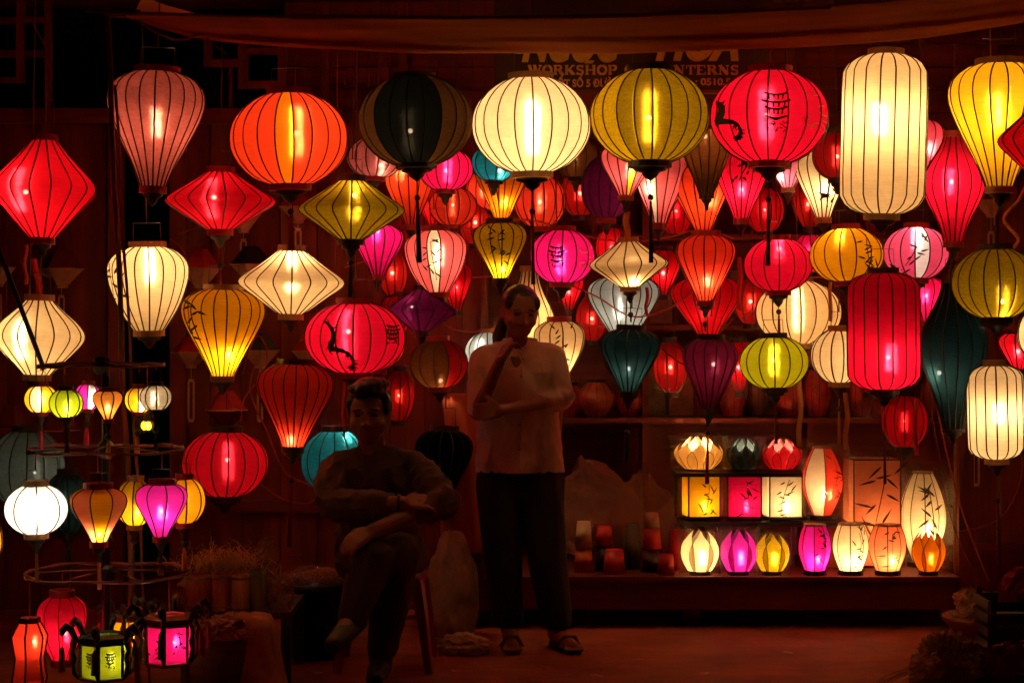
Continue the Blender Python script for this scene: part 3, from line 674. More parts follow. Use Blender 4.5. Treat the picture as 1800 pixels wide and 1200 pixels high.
dim(1075,400,470,56,'round','deepred','dim red round lantern right of the hot pink one',.2)
dim(1165,440,520,60,'balloon','deepred','dim red balloon lantern between peach diamond and coral lanterns',.22)
dim(1318,490,570,60,'round','darkred','dim dark red round lantern right of the deep red balloon one',.35)
dim(1300,600,690,58,'balloon','deepred','dim red balloon lantern between maroon and lime-yellow lanterns',.14)
dim(1180,600,690,60,'round','darkred','dim dark red round lantern right of the dark green balloon one',.25)
dim(1425,412,480,60,'round','hotpink','dim pink round lantern between crimson and orange round ones',.18)
dim(848,300,372,60,'round','coral','dim coral round lantern left of the orange balloon one',.2)
dim(690,440,520,54,'round','darkred','dim dark red round lantern right of the bright pink balloon one',.3)
dim(1560,300,400,64,'balloon','coral','dim coral balloon lantern under the tall cream cylinder',.25)
dim(955,640,720,60,'round','darkred','dim dark red round lantern behind the elbow of the standing person',.2)
dim(1000,480,545,50,'balloon','deepred','dim red balloon lantern under the hot pink round one',.2)
dim(760,330,400,54,'balloon','deepred','dim red balloon lantern beside the black tassel',.25)

# each cord runs up to the roof, or to the lantern it hangs under
for a, k in HANG:
    cx, top, bt, w, d = a[:5]; b0 = W(cx, bt, d); zt = W(cx, top, d).z; zu = ROOF_Z
    for a2, k2 in HANG:
        if a2 is a: continue
        p2 = W(a2[0], a2[2], a2[4]); R2 = PX(a2[3]/2, a2[4])
        if p2.z > zt-.02 and math.hypot(b0.x-p2.x, d-a2[4]) < R2*.8: zu = min(zu, p2.z+.25*PX(a2[2]-a2[1], a2[4])*math.hypot(b0.x-p2.x, d-a2[4])/R2)
    k['up'] = max(zu-b0.z-.02, zt-b0.z)
    lantern(*a, **k)
# ---------------------------------------------------------------- small lantern rack, left foreground
DK = 6.3
rk = empty('lantern_rack', Vector((W(186,0,DK).x, DK, 0))); tag(rk, 'three-tier wire rack on a black pole carrying small lanterns', 'rack'); rkb = rk.location.copy()
RZ = []
for yy, r, cxp, ph in ((642,.205,178,.2),(790,.255,186,.5),(1006,.27,190,.1)):
    z = W(0,yy,DK).z; c = Vector((W(cxp,0,DK).x, DK, z)); RZ.append((c, r))
    pts = []
    for i in range(49):
        a = 2*PI*i/48+ph; rr = r*(1+.05*math.cos(6*a)); pts.append(c+Vector((rr*math.cos(a), rr*math.sin(a), .003*math.sin(3*a))))
    MB().tube(pts, .0052, 6).build('ring', surf_mat('rack_metal', (.13,.03,.022), .35, .4, metal=.3), rk, True)
    for k in range(6):
        a = PI/3*k+ph; e = c+Vector((r*math.cos(a), r*math.sin(a), 0))
        MB().tube([c.lerp(e,.05)+Vector((0,0,.012)), c.lerp(e,.6)+Vector((0,0,.006)), e], .0035, 5).build('spoke', MATS['rack_metal'], rk, True)
    MB().lathe([(.016,-.03),(.026,-.02),(.026,.02),(.016,.03)], 10, c).build('hub', M_BLK, rk, True)
    # cable wound along the ring
    cw = [c+Vector(((r+.008)*math.cos(2*PI*i/60), (r+.008)*math.sin(2*PI*i/60), .004*math.sin(i*.9)+.006*math.sin(i*.31))) for i in range(50)]
    MB().tube(cw, .0028, 5).build('cable', M_CABLE, rk, True)
px_ = W(186,0,DK).x
MB().tube([(px_,DK,.03),(px_,DK,W(0,630,DK).z)], .014, 10).build('pole', M_BLK, rk, True)
MB().lathe([(.001,.06),(.05,.058),(.06,.04),(.20,.02),(.21,0),(.001,0)], 20, (px_,DK,0)).build('foot', M_BLK, rk, True)
for k in range(3): MB().lathe([(.014,0),(.024,.012),(.024,.03),(.014,.042)], 10, (px_,DK,W(0,905+28*k,DK).z)).build('pole_collar', M_BLK, rk, True)
under(rk, rkb)

def rl(cx, top, bot, w, dd, shape, fabric, g, bulb, n, label, tier, **o):
    d = DK+dd; o.setdefault('up', RZ[tier][0].z-W(0,bot,d).z); o.setdefault('rib', .0026); o.setdefault('bail', .05); o.setdefault('br', .008)
    o.setdefault('cordmat', M_CABLE)
    return lantern(cx, top, bot, w, d, shape, fabric, g, bulb, n, label, 'small lanterns hung on the rack', **o)
rl(72,677,726,57,.05,'round','yellow',3.0,(75,702),8,'tiny pale yellow round lantern, first from the left on the upper ring',0, ring='red', tas=(738,790,'pink',9), alt=('white', lambda x: abs(x) < .35))
rl(117,684,734,58,-.20,'round','lime',3.2,(118,722),8,'tiny lime round lantern on the upper rack ring',0, ring='dark', tas=(758,800,'black',10), bc=NEUT)
rl(154,674,720,46,.15,'round','magenta',2.6,(160,700),8,'tiny magenta round lantern on the upper rack ring',0, ring='red', tas=(744,788,'pink',14), bc=NEUT, alt=('white', lambda x: x > .1 and x < .9))
rl(190,686,738,55,-.20,'balloon','caramel',.45,(190,715),8,'tiny brown balloon lantern, barely lit, on the upper rack ring',0, ring='red', tas=(768,806,'tan',13))
rl(243,680,725,48,.08,'round','yellow',2.8,(247,715),8,'tiny yellow round lantern behind the clear one on the upper ring',0, ring='red', tas=(760,798,'orange',12), alt=('white', lambda x: x > -.1 and x < .9))
rl(274,676,721,54,-.15,'round','clear',.9,(271,700),8,'tiny smoky clear lantern with dark ribs on the upper rack ring',0, ring='dark', tas=(755,790,'black',9))
rl(258,738,757,22,.15,'round','yellow',2.2,(258,747),6,'tiniest yellow lamp below the clear lantern on the rack',0, ring='dark', cap=False)
rl(64,852,938,110,-.20,'round','white',3.6,(64,895),8,'brilliant white round lantern on the middle rack ring',1, ring='wood', tas=(948,1020,'tan',9), bc=NEUT)
rl(174,857,953,100,-.22,'balloon','salmon',1.5,(177,938),8,'salmon and yellow balloon lantern in the middle of the rack',1, ring='red', tas=(966,1035,'orange',10), alt=('amber', lambda x: -.05 < x < .55 or x < -.7), bd=-.2)
rl(236,843,923,66,.20,'round','yellow',1.7,(240,900),8,'yellow lantern half hidden behind the magenta one on the rack',1, ring='wood', tas=(950,1000,'green',8))
rl(283,850,944,92,-.15,'balloon','magenta',1.6,(283,898),8,'magenta balloon lantern on the middle rack ring',1, ring='red', tas=(984,1010,'maroon',14), bc=NEUT)
rl(324,840,920,72,.05,'round','amber',1.5,(318,880),8,'amber round lantern, outermost on the middle rack ring',1, ring='red', tas=(955,1005,'orange',13))
rl(108,1046,1160,86,.05,'fat','crimson',.85,(115,1113),10,'red ribbed paper lantern on the lowest rack ring',2, ring='red', cap=False, rib=.0018, cordmat=TASC['red'])

# hexagonal framed lanterns on the lowest tier
M_FR_RED = surf_mat('lacquer_red', (.22,.012,.012), .3, .3); M_FR_DK = surf_mat('lacquer_dark', (.02,.010,.008), .25, .3); M_FR_GR = surf_mat('lacquer_green', (.10,.13,.02), .35, .3)
def palace(cx, top, bot, w, d, paper, frame, trim, g, label, arms=True, bow=False, motif=None, armcol=None, sides=6, rot=PI/6, tas='red', bc=MID, cat_='lantern'):
    H, R = PX(bot-top,d), PX(w/2,d); base = W(cx,bot,d)
    root = empty('framed_lantern', base); tag(root, label, cat_, 'small lanterns hung on the rack')
    an = [rot+2*PI*k/sides for k in range(sides)]
    prof = [(1,0),(1,.72)] if not bow else [(.72,0),(.98,.16),(.88,.30),(.80,.48),(.92,.66),(1,.80),(.62,1)]
    pr = [(r*R, z*H) for r, z in prof]
    for k in range(sides):
        a, b = an[k], an[(k+1)%sides]; vs, fs = [], []
        for r, z in pr: vs += [(r*.96*math.cos(a), r*.96*math.sin(a), z), (r*.96*math.cos(b), r*.96*math.sin(b), z)]
        for i in range(len(pr)-1): fs.append((2*i,2*i+1,2*i+3,2*i+2))
        mesh('paper_pane', vs, fs, fab(paper), root)
        MB().tube([(r*math.cos(a), r*math.sin(a), z) for r, z in pr], .0032 if bow else .005, 5).build('post', trim if not bow else M_RIB, root)
    def hexring(z0, z1, r0, r1, nm, mat):
        vs = []
        for r, z in ((r0,z0),(r1,z1),(r1*.8,z1),(r0*.8,z0)): vs += [(r*math.cos(a), r*math.sin(a), z) for a in an]
        fs = [(q*sides+k, q*sides+(k+1)%sides, ((q+1)%4)*sides+(k+1)%sides, ((q+1)%4)*sides+k) for q in range(4) for k in range(sides)]
        mesh(nm, vs, fs, mat, root)
    if not bow:
        hexring(.72*H+.001, .88*H, R*1.12, R*1.14, 'top_cornice', frame); hexring(.885*H, .95*H, R*1.22, R*.9, 'top_rail', trim)
        hexring(-.08*H, -.002, R*1.02, R*1.10, 'bottom_cornice', frame)
    else:
        hexring(H+.001, H+.018, R*.64, R*.6, 'top_ring', trim); hexring(-.018, -.001, R*.7, R*.74, 'bottom_ring', trim)
    if arms:
        for k, a in enumerate(an):
            c, s = math.cos(a), math.sin(a)
            pts = [(R*q*c, R*q*s, H*z) for q, z in ((1.14,.80),(1.26,.93),(1.42,1.10),(1.62,1.16),(1.76,1.08),(1.80,.98))]
            MB().tube(pts, [.008,.010,.012,.014,.012,.006], 7).build('dragon_bracket', M_BLK, root, True)
            pts = [(R*q*c, R*q*s, H*z) for q, z in ((1.08,-.02),(1.24,.10),(1.30,.30),(1.20,.45),(1.34,.62),(1.2,.78))]
            MB().tube(pts, [.006,.009,.007,.008,.007,.006], 6).build('side_bracket', M_BLK, root, True)
            e = Vector((R*1.78*c, R*1.78*s, H*.98))
            MB().tube([e, e-Vector((0,0,H*.25))], .0015, 4).build('tassel_cord', TASC[tas], root)
            MB().lathe([(.002,0),(.008,-.01),(.011,-.06),(.012,-H*.55),(.001,-H*.55)], 7, e-Vector((0,0,H*.25))).build('tassel', TASC[tas if k % 2 else 'brown'], root, True)
    if motif:
        for k, a in enumerate(an):
            am = a+PI/sides
            if math.sin(am) > .2: continue
            mb = MB(); u = Vector((-math.sin(am), math.cos(am), 0)); o_ = Vector((math.cos(am), math.sin(am), 0))*(R*.96*math.cos(PI/sides)+.002)
            def sf(x, z): return o_+u*x+Vector((0,0,z))
            if motif == 'script':
                pagoda(mb, sf, 0, H*.42, H*.24, .004)
            else: bamboo(mb, sf, 0, H*.12, H*.62, H*.4, 3+k, .004)
            mb.build('painted_motif', M_INK, root)
    z1 = RZ[2][0].z-base.z
    MB().tube([(0,0,H),(0,0,max(z1, H+.03))], .0025, 4).build('hanging_cord', M_CABLE, root)
    ld = bpy.data.lights.new('bulb', 'POINT'); ld.energy = g*GAIN[paper]*4*PI*PI*R*R; ld.shadow_soft_size = .008; ld.color = bc
    lo = bpy.data.objects.new('bulb', ld); link(lo, root); lo.location = (R*.25, 0, H*(.72 if bow else .38)); bulb_glass(root, lo.location, ld.color[:], .0064)
    return root
palace(52,1094,1212,64,6.05,'coral',M_FR_RED,M_FR_RED,.9,'orange-red waisted hexagonal lantern hung lowest at the left edge', arms=False, bow=True)
palace(183,1108,1186,84,6.0,'lime',M_FR_GR,M_FR_DK,1.3,'green framed hexagonal lantern with dark brackets and painted panes', motif='script', bc=NEUT)
palace(297,1074,1160,82,6.15,'hotpink',M_FR_RED,M_FR_RED,1.0,'pink framed hexagonal lantern with dark brackets and red tassels', motif='bamboo', bc=NEUT)
palace(226,1070,1140,60,6.5,'amber',M_FR_GR,M_FR_DK,1.8,'amber framed lantern wedged behind the green framed one', arms=True)

# ---------------------------------------------------------------- paper ornaments on the left wall
M_PAP = {k: surf_mat('paper_'+k, c, .7, .2, (20,20,20)) for k, c in dict(red=(.45,.02,.015), cream=(.62,.38,.20), black=(.012,.010,.016), dark=(.14,.015,.012), green=(.02,.045,.03)).items()}
def ornament(cx, top, bot, w, d, tcol, bcol, label, tail=70):
    H, R = PX(bot-top,d), PX(w/2,d); base = W(cx,bot,d); n = 6
    root = empty('paper_ornament', base, random.Random(cx).uniform(0,1)); tag(root, label, 'ornament', 'paper ornaments on the plank wall')
    lv = [(.30*R,0),(R,.42*H),(.34*R,.92*H)]
    for q in range(2):
        (r0,z0),(r1,z1) = lv[q], lv[q+1]
        for k in range(n):
            a, b = 2*PI*k/n, 2*PI*(k+1)/n
            mesh('paper_facet', [(r0*math.cos(a),r0*math.sin(a),z0),(r0*math.cos(b),r0*math.sin(b),z0),(r1*math.cos(b),r1*math.sin(b),z1),(r1*math.cos(a),r1*math.sin(a),z1)],
                 [(0,1,2,3)], M_PAP[bcol if q == 0 else tcol], root)
    MB().tube([(R*math.cos(2*PI*k/n),R*math.sin(2*PI*k/n),.42*H) for k in range(n+1)], .0028, 4).build('rim', M_PAP['cream'], root)
    MB().lathe([(.28*R,-.012),(.30*R,.0),(.26*R,.004),(.24*R,-.012)], 6, close=True).build('base_ring', M_PAP['cream'], root)
    MB().tube([(-.2*R,0,.92*H),(-.1*R,0,1.15*H),(.1*R,0,1.15*H),(.2*R,0,.92*H)], .003, 4).build('loop', M_PAP['dark'], root)
    MB().tube([(0,0,-.012),(0,0,-PX(tail*.3,d))], .0015, 4).build('tail_cord', M_PAP['cream'], root)
    z0, z1 = -PX(tail*.3,d), -PX(tail,d); t = PX(4.5,d)
    mb = MB()
    for s in (-1,1): mb.box((s*t-.004,-.004,z1),(s*t+.004,.004,z0))
    mb.box((-t,-.004,z0-.002),(t,.004,z0+.012)); mb.box((-t,-.004,z1-.012),(t,.004,z1+.002))
    mb.build('tail', M_PAP['cream'], root)
ornament(108,432,502,78,8.7,'dark','cream','dark red and cream paper ornament right of the red diamond lantern')
ornament(352,432,502,76,8.7,'red','cream','red and cream paper ornament right of the cream balloon lantern',36)
ornament(442,428,492,76,8.7,'black','cream','black-topped paper ornament behind the flat cream diamond')
ornament(-2,430,500,60,8.7,'dark','cream','paper ornament cut by the left edge')
ornament(428,330,405,66,8.75,'red','cream','red paper ornament partly behind the flat red diamond lantern',65)
ornament(524,330,388,66,8.75,'red','cream','red paper ornament between orange-red and olive lanterns',60)
ornament(336,588,642,70,8.7,'red','cream','red and cream paper ornament behind the amber balloon lantern',95)
ornament(457,580,642,76,8.7,'green','cream','green-topped paper ornament right of the amber balloon lantern',95)
ornament(398,682,748,76,8.55,'red','dark','plain red paper ornament with a dark spot above the dim red lantern',10)
ornament(540,585,640,60,8.7,'red','cream','red paper ornament left of the dragon lantern',70)
ornament(22,705,785,64,8.5,'dark','red','tall dark red paper ornament behind the rack, left edge',20)
ornament(100,708,790,80,8.5,'dark','dark','dull red paper ornament behind the upper rack ring',20)
ornament(1742,318,378,62,8.65,'dark','cream','dark red and cream paper ornament below the yellow balloon lantern',110)
ornament(1716,745,760,40,8.7,'cream','cream','small cream paper ornament with a long tail near the slim cylinder',90)

# ---------------------------------------------------------------- cables and ribbons
def cable(pts, d, r, label, mat=M_CABLE):
    if not isinstance(d, (list, tuple)): d = [d]*len(pts)
    P = cat([tuple(W(x,y,q)) for (x,y), q in zip(pts, d)], len(pts)*6)
    o = MB().tube(P, r, 5).build('cable', mat, None, True); tag(o, label, 'cable', 'cables slung between the lanterns'); return o
cable([(812,402),(860,400),(910,386),(980,398),(1040,418),(1110,424),(1170,418),(1232,404),(1290,420)], 8.35, .0042, 'red cable sagging across above the peach diamond lantern')
cable([(1000,500),(1050,522),(1110,556),(1170,545),(1215,515),(1240,505)], 8.3, .004, 'red cable curving past the pale grey lantern')
cable([(770,560),(800,580),(850,582),(900,562)], 8.65, .004, 'red cable left of the standing person')
cable([(930,552),(1000,566),(1060,574),(1090,570)], 8.62, .0045, 'red cable over the cream bamboo lantern at the shoulder')
cable([(1150,600),(1180,625),(1210,640),(1250,600),(1290,560)], 8.3, .004, 'red cable behind the maroon balloon lantern')
cable([(448,640),(440,690),(470,760),(500,828),(540,850),(560,862)], 8.3, .004, 'thin cable dangling left of the orange-red balloon lantern')
cable([(455,848),(500,878),(540,884),(566,868)], 8.35, .0045, 'slack cable under the dim red lantern')
cable([(425,660),(440,610),(455,590),(470,620),(460,660),(430,700),(424,740)], 8.45, .0042, 'looped orange cable beside the amber balloon lantern')
cable([(300,420),(322,440),(330,470),(338,500)], 8.6, .003, 'thin cable right of the cream balloon lantern')
cable([(312,412),(360,395),(380,380),(400,350)], 8.6, .003, 'thin cable running up behind the flat red diamond lantern')
cable([(606,470),(650,455),(680,430),(710,400),(716,450),(730,470),(760,480)], 8.6, .004, 'red cable beside the bright pink balloon lantern')
cable([(830,488),(860,486),(885,480)], 8.5, .004, 'short red cable left of the yellow bamboo lantern')
cable([(1640,650),(1652,740),(1680,860),(1710,950),(1738,1020)], [8.2,8.2,8.1,8,7.9], .0045, 'red cable slanting down past the right end of the display')
cable([(1632,690),(1650,800),(1664,880),(1690,960),(1722,1018)], [8.2,8.2,8.1,8,7.9], .003, 'thin dark cable slanting down beside the display post', M_CORD)
cable([(1680,935),(1740,920),(1775,890),(1796,830),(1790,760)], 8.2, .003, 'thin red cable looping behind the slim cream cylinder')
cable([(1775,440),(1790,420),(1765,385),(1790,352),(1802,330)], 7.7, .008, 'pale twisted cable above the olive-yellow lantern at the right edge', TASC['tan'])
cable([(1300,560),(1400,500),(1445,487),(1500,500)], 8.7, .004, 'red cable behind the wide cream round lantern')
# ribbons that hang free between the lanterns
def ribbon_strip(cx, y0, y1, w, d, col, label, lean=0):
    a, b = W(cx,y0,d), W(cx+lean,y1,d); t = PX(w/2,d); mb = MB(); vs = []
    for i in range(9):
        p = a.lerp(b, i/8)+Vector((.004*math.sin(i*.9+cx), .006*math.sin(i*1.3), 0))
        vs += [p+Vector((-t,0,0)), p+Vector((t,0,0)), p+Vector((t,.003,0)), p+Vector((-t,.003,0))]
    fs = []
    for i in range(8):
        q = 4*i; fs += [(q,q+1,q+5,q+4),(q+1,q+2,q+6,q+5),(q+2,q+3,q+7,q+6),(q+3,q,q+4,q+7)]
    o = mb.add(vs, fs).build('ribbon', TASC[col], None, True); tag(o, label, 'ribbon', 'ribbons hanging between the lanterns')
ribbon_strip(1406,665,785,9,8.45,'tan','tan ribbon hanging beside the lime-yellow lantern')
ribbon_strip(1488,690,790,9,8.2,'tan','tan ribbon hanging below the cream lantern beside the red cylinder')
ribbon_strip(1610,700,800,8,8.3,'red','red ribbon hanging beside the unlit red round lantern')
ribbon_strip(1102,372,424,11,7.8,'orange','orange ribbon knotted on top of the peach diamond lantern')
ribbon_strip(1300,452,545,8,8.4,'red','red ribbon right of the coral balloon lantern')
ribbon_strip(1460,490,565,6,8.3,'tan','tan ribbon below the orange bamboo lantern')
ribbon_strip(1137,505,555,6,8.3,'red','red ribbon beside the pale grey balloon lantern')
ribbon_strip(45,430,500,6,7.35,'tan','tan ribbon under the bright red diamond lantern')
ribbon_strip(60,455,520,11,7.6,'red','red ribbon above the rounded cream diamond lantern', 10)
ribbon_strip(985,655,790,7,8.2,'tan','tan ribbon beside the hip of the standing person')
ribbon_strip(604,665,770,4,7.9,'red','red ribbon above the turquoise lantern')
ribbon_strip(1758,830,990,7,8.35,'brown','brown ribbon under the slim cream cylinder')
# ---------------------------------------------------------------- display lamps on the bench
GD = 'lamps standing in the display'
def bulb_in(root, loc, energy, col, r=.009):
    ld = bpy.data.lights.new('bulb', 'POINT'); ld.energy = energy*2.7; ld.shadow_soft_size = r; ld.color = col
    lo = bpy.data.objects.new('bulb', ld); link(lo, root); lo.location = loc; bulb_glass(root, loc, col, r*.8)
def base_plate(root, R, h=.022):
    MB().lathe([(.001,0),(R,0),(R,h),(.001,h)], 12).build('base', M_BLK, root)
def film(root, R, H, seed, z0=0, flare=.12):
    rnd = random.Random(seed); vs, fs = [], []; n, m = 22, 12
    for j in range(m+1):
        v = j/m
        for i in range(n):
            a = 2*PI*i/n; p = Vector((math.cos(a), math.sin(a), v*3+seed))
            r = R*(1.04+.05*noise.noise(p*2.3)+flare*max(0, v-.75)*4*(.5+noise.noise(p*3)))
            vs.append((r*math.cos(a), r*math.sin(a), z0+H*v*(1+.03*noise.noise(p*4))))
    fs = [(j*n+i, j*n+(i+1)%n, (j+1)*n+(i+1)%n, (j+1)*n+i) for j in range(m) for i in range(n)]
    mesh('plastic_wrap', vs, fs, plastic_film(), root, False)
def square_lamp(cx, top, bot, w, d, paper, g, label, rot=.12, unlit=False, side=None, wrap=True):
    H, R = PX(bot-top,d), PX(w/2,d); r = empty('box_lamp', W(cx,bot,d), rot); tag(r, label, 'lamp', GD)
    h0 = .02 if H < .4 else .012
    MB().box((-R*1.03,-R*1.03,0),(R*1.03,R*1.03,h0)).build('base', M_BLK, r)
    for k in range(4):
        a = PI/2*k; q = Matrix.Rotation(a,4,'Z')
        vs = [q @ Vector(v) for v in ((-R*.97,-R,h0),(R*.97,-R,h0),(R*.97,-R,H),(-R*.97,-R,H))]
        mesh('paper_pane', vs, [(0,1,2,3)], fab(side if side and k % 2 else paper), r)
        MB().tube([q @ Vector((-R,-R,h0)), q @ Vector((-R,-R,H+.004))], .0035, 4).build('post', M_RIB, r)
        MB().tube([q @ Vector((-R,-R,H)), q @ Vector((R,-R,H))], .003, 4).build('top_rail', M_RIB, r)
    mb = MB(); bamboo(mb, lambda x, z: Vector((x,-R-.0025,z)), 0, H*.12, H*.9, R*1.1, int(cx), .006 if H < .4 else .009); mb.build('painted_bamboo', M_INK, r)
    if g: bulb_in(r, (R*.15,-R*.1,H*.28), g*GAIN[paper]*4*PI*PI*R*R, MID)
    if wrap: film(r, R*1.36, H*1.06, cx)
    return r
def round_lamp(cx, top, bot, w, d, shape, fabric, g, label, n=8, deco=True, wrap=False, bc=MID, alt=None, rot=.2, zb=.22):
    H, R = PX(bot-top,d), PX(w/2,d); r = empty('standing_lamp', W(cx,bot,d), rot); tag(r, label, 'lamp', GD)
    base_plate(r, R*.72); h0 = .022
    prof = [(a, b+h0) for a, b in profile(shape, R, H-h0)]; ca = math.cos(PI/n)
    vs, fs = [], []
    for a, z in prof: e = PI/n; vs += [(a*math.cos(-e),a*math.sin(-e),z),(a*ca*.99,0,z),(a*math.cos(e),a*math.sin(e),z)]
    for i in range(len(prof)-1): b = 3*i; fs += [(b,b+1,b+4,b+3),(b+1,b+2,b+5,b+4)]
    ms = []
    for key in ([fabric]+([alt] if alt else [])):
        q = bpy.data.meshes.new('silk_panel'); q.from_pydata(vs,[],fs); q.polygons.foreach_set('use_smooth',[True]*len(q.polygons)); q.materials.append(fab(key)); ms.append(q)
    a0 = -PI/2-PI/n
    for k in range(n): share('silk_panel', ms[k % len(ms)], r, rz=a0+2*PI*(k+.5)/n)
    rb = MB().tube([(a+.001,0,z) for a, z in prof], .0024, 4); q = bpy.data.meshes.new('rib'); q.from_pydata([tuple(v) for v in rb.v],[],rb.f); q.materials.append(M_RIB)
    for k in range(n): share('rib', q, r, rz=a0+2*PI*k/n)
    t = prof[-1][0]; MB().lathe([(t+.003,H-.004),(t+.003,H+.004),(t-.003,H+.004),(t-.003,H-.004)], n*2, close=True).build('top_ring', M_RING['wood'], r)
    if deco:
        def sf(x, z):
            rr = interp(prof, z); x = max(-rr*.95, min(rr*.95, x)); th = -PI/2+math.asin(x/rr); de = ((th-a0) % (2*PI/n))-PI/n
            return Vector((rr*ca/math.cos(de)*math.cos(th), rr*ca/math.cos(de)*math.sin(th)-.004, z))
        mb = MB(); bamboo(mb, sf, 0, H*.25, H*.85, R*1.0, int(cx)+1, .005 if H < .35 else .009); mb.build('painted_bamboo', M_INK, r)
    if g: bulb_in(r, (R*.1,-R*.25,h0+H*zb), g*GAIN[fabric]*4*PI*PI*(R*.8)**2, bc)
    if wrap: film(r, R*1.18, H*1.08, cx)
    return r
def petal(R, H, wid, lean, curl, tipin, n=7):
    """one pointed petal standing on a circle, facing +x"""
    vs, fs = [], []
    for i in range(n+1):
        t = i/n; half = wid*math.sin(PI*min(1, .16+.84*t))**.8*(1-t**6)
        rr = R*(.55+lean*math.sin(t*PI*.62)-tipin*t*t); z = H*t
        for s in (-1,-.5,0,.5,1): vs.append((rr-curl*abs(s)**2*half, s*half, z))
    for i in range(n):
        for j in range(4): b = 5*i+j; fs.append((b,b+1,b+6,b+5))
    return vs, fs
def lotus(cx, top, bot, w, d, fabric, g, label, layers, base=True, bc=MID, wrap=False, name='lotus_lamp', alt=None):
    H, R = PX(bot-top,d), PX(w/2,d); r = empty(name, W(cx,bot,d)); tag(r, label, 'lamp', GD)
    h0 = .02 if base else .006
    MB().lathe([(.001,0),(R*.62,0),(R*.62,h0),(.001,h0)], 12).build('base', M_BLK, r)
    for li, (n, hh, wid, lean, curl, tip, sc_) in enumerate(layers):
        vs, fs = petal(R*sc_, (H-h0)*hh, R*wid, lean, curl, tip)
        for key, par in ((fabric,0),(alt or fabric,1)):
            q = bpy.data.meshes.new('petal'); q.from_pydata([(x,y,z+h0) for x,y,z in vs],[],fs); q.polygons.foreach_set('use_smooth',[True]*len(q.polygons)); q.materials.append(fab(key))
            ed = [vs[5*i] for i in range(8)]; e2 = [vs[5*i+4] for i in range(8)]
            rb = MB().tube([(x,y,z+h0) for x,y,z in ed+e2[::-1]], .0016, 4, False); qr = bpy.data.meshes.new('petal_wire'); qr.from_pydata([tuple(v) for v in rb.v],[],rb.f); qr.materials.append(M_RIB)
            for k in range(n):
                if k % 2 != par: continue
                a = -PI/2+2*PI*(k+.5*(li % 2))/n
                pt = share('petal', q, r, rz=a); share('petal_wire', qr, pt)
    if g: bulb_in(r, (R*.1,-.01,h0+H*.3), g*GAIN[fabric]*4*PI*PI*(R*.8)**2, bc)
    if wrap: film(r, R*1.1, H*1.05, cx)
    return r
dF, dM, dB = 8.46, 8.66, 8.9
zbf = lambda d: HOR-(zb-CAMZ)*F/d       # picture row of the bench top at depth d
LOT = [(8,.80,.54,.58,.30,.42,1.05),(7,1.0,.50,.40,.30,.60,1.0)]
BUD = [(6,1.0,.66,.62,.30,.80,1.22)]
TUL = [(6,1.0,.60,.66,.30,.62,1.12)]
# front row, each on its own black base
yb = zbf(dF)
lotus(1230,930,yb,64,dF,'cream',2.2,'cream bud lamp in plastic, first of the front row',BUD,bc=WARM,wrap=True)
lotus(1298,930,yb,62,dF,'magenta',1.4,'magenta bud lamp in plastic, front row',BUD,bc=NEUT,wrap=True)
lotus(1357,936,yb,58,dF,'gold',2.2,'yellow bud lamp in plastic, front row',BUD,wrap=True)
round_lamp(1432,922,yb,56,dF,'barrel','hotpink',1.5,'hot pink barrel lamp, front row',bc=NEUT,alt='magenta')
round_lamp(1495,920,yb,62,dF,'barrel','cream',2.4,'cream barrel lamp with bamboo, front row',bc=WARM)
round_lamp(1560,922,yb,64,dF,'barrel','salmon',1.7,'salmon barrel lamp glowing yellow at its foot, front row')
lotus(1632,936,yb,56,dF,'orange',.16,'orange tulip lamp, last of the front row',TUL,name='tulip_lamp')
# a low box carries the second row, a rack board the third
dis = empty('display_step', Vector((W(1310,0,dM).x, dM, zb))); tag(dis, 'stepped black boards carrying the upper display lamps', 'stand'); db_ = dis.location.copy()
z2 = W(0,913,dM).z; z3 = W(0,826,dM+.05).z
for x0, x1, z in ((1196,1486,z2),(1186,1404,z3)):
    MB().box((W(x0,0,dM).x,dM-.12,z-.018),(W(x1,0,dM).x,dM+.16,z)).build('step_board', M_BLK, dis)
for x in (1200,1268,1340,1400,1482):
    MB().box((W(x,0,dM).x-.008,dM+.10,zb),(W(x,0,dM).x+.008,dM+.12,z2-.0185)).build('step_post', M_BLK, dis)
for x in (1192,1398):
    MB().box((W(x,0,dM).x-.006,dM+.135,z2+.0005),(W(x,0,dM).x+.006,dM+.155,z3-.0185)).build('step_post', M_BLK, dis)
under(dis, db_)
square_lamp(1232,833,912,56,dM,'amber',2.0,'amber box lamp with bamboo on the step board')
square_lamp(1308,833,912,58,dM,'hotpink',1.1,'hot pink box lamp on the step board',rot=-.1)
square_lamp(1374,832,912,58,dM,'cream',2.4,'cream box lamp with bamboo on the step board')
round_lamp(1445,786,912,76,dM+.02,'vase','coral',1.3,'tall coral and cream vase lamp at the end of the step board',n=6,alt='cream',wrap=True,zb=.3,rot=PI/6)
square_lamp(1532,805,zbf(dB-.1),82,dB-.1,'salmon',2.0,'large peach-orange box lamp, the biggest in the display',rot=.05,wrap=True)  # bulb added in this unlit box to stand for bounced light
round_lamp(1622,830,zbf(dM+.1),82,dM+.1,'vase','cream',1.7,'tall cream oval lamp with bamboo behind the tulip lamp',n=10,bc=WARM,wrap=True,zb=.35)
lotus(1228,766,825,88,dM+.02,'peach',6.5,'large cream lotus lamp, first of the top row',LOT,base=False,bc=WARM,wrap=True)
lotus(1308,770,825,66,dM+.02,'grey',7.0,'dark grey-green lotus lamp, middle of the top row',LOT,base=False,bc=NEUT,wrap=True)
lotus(1374,770,825,74,dM+.02,'rose',3.6,'pink lotus lamp, last of the top row',LOT,base=False,wrap=True)
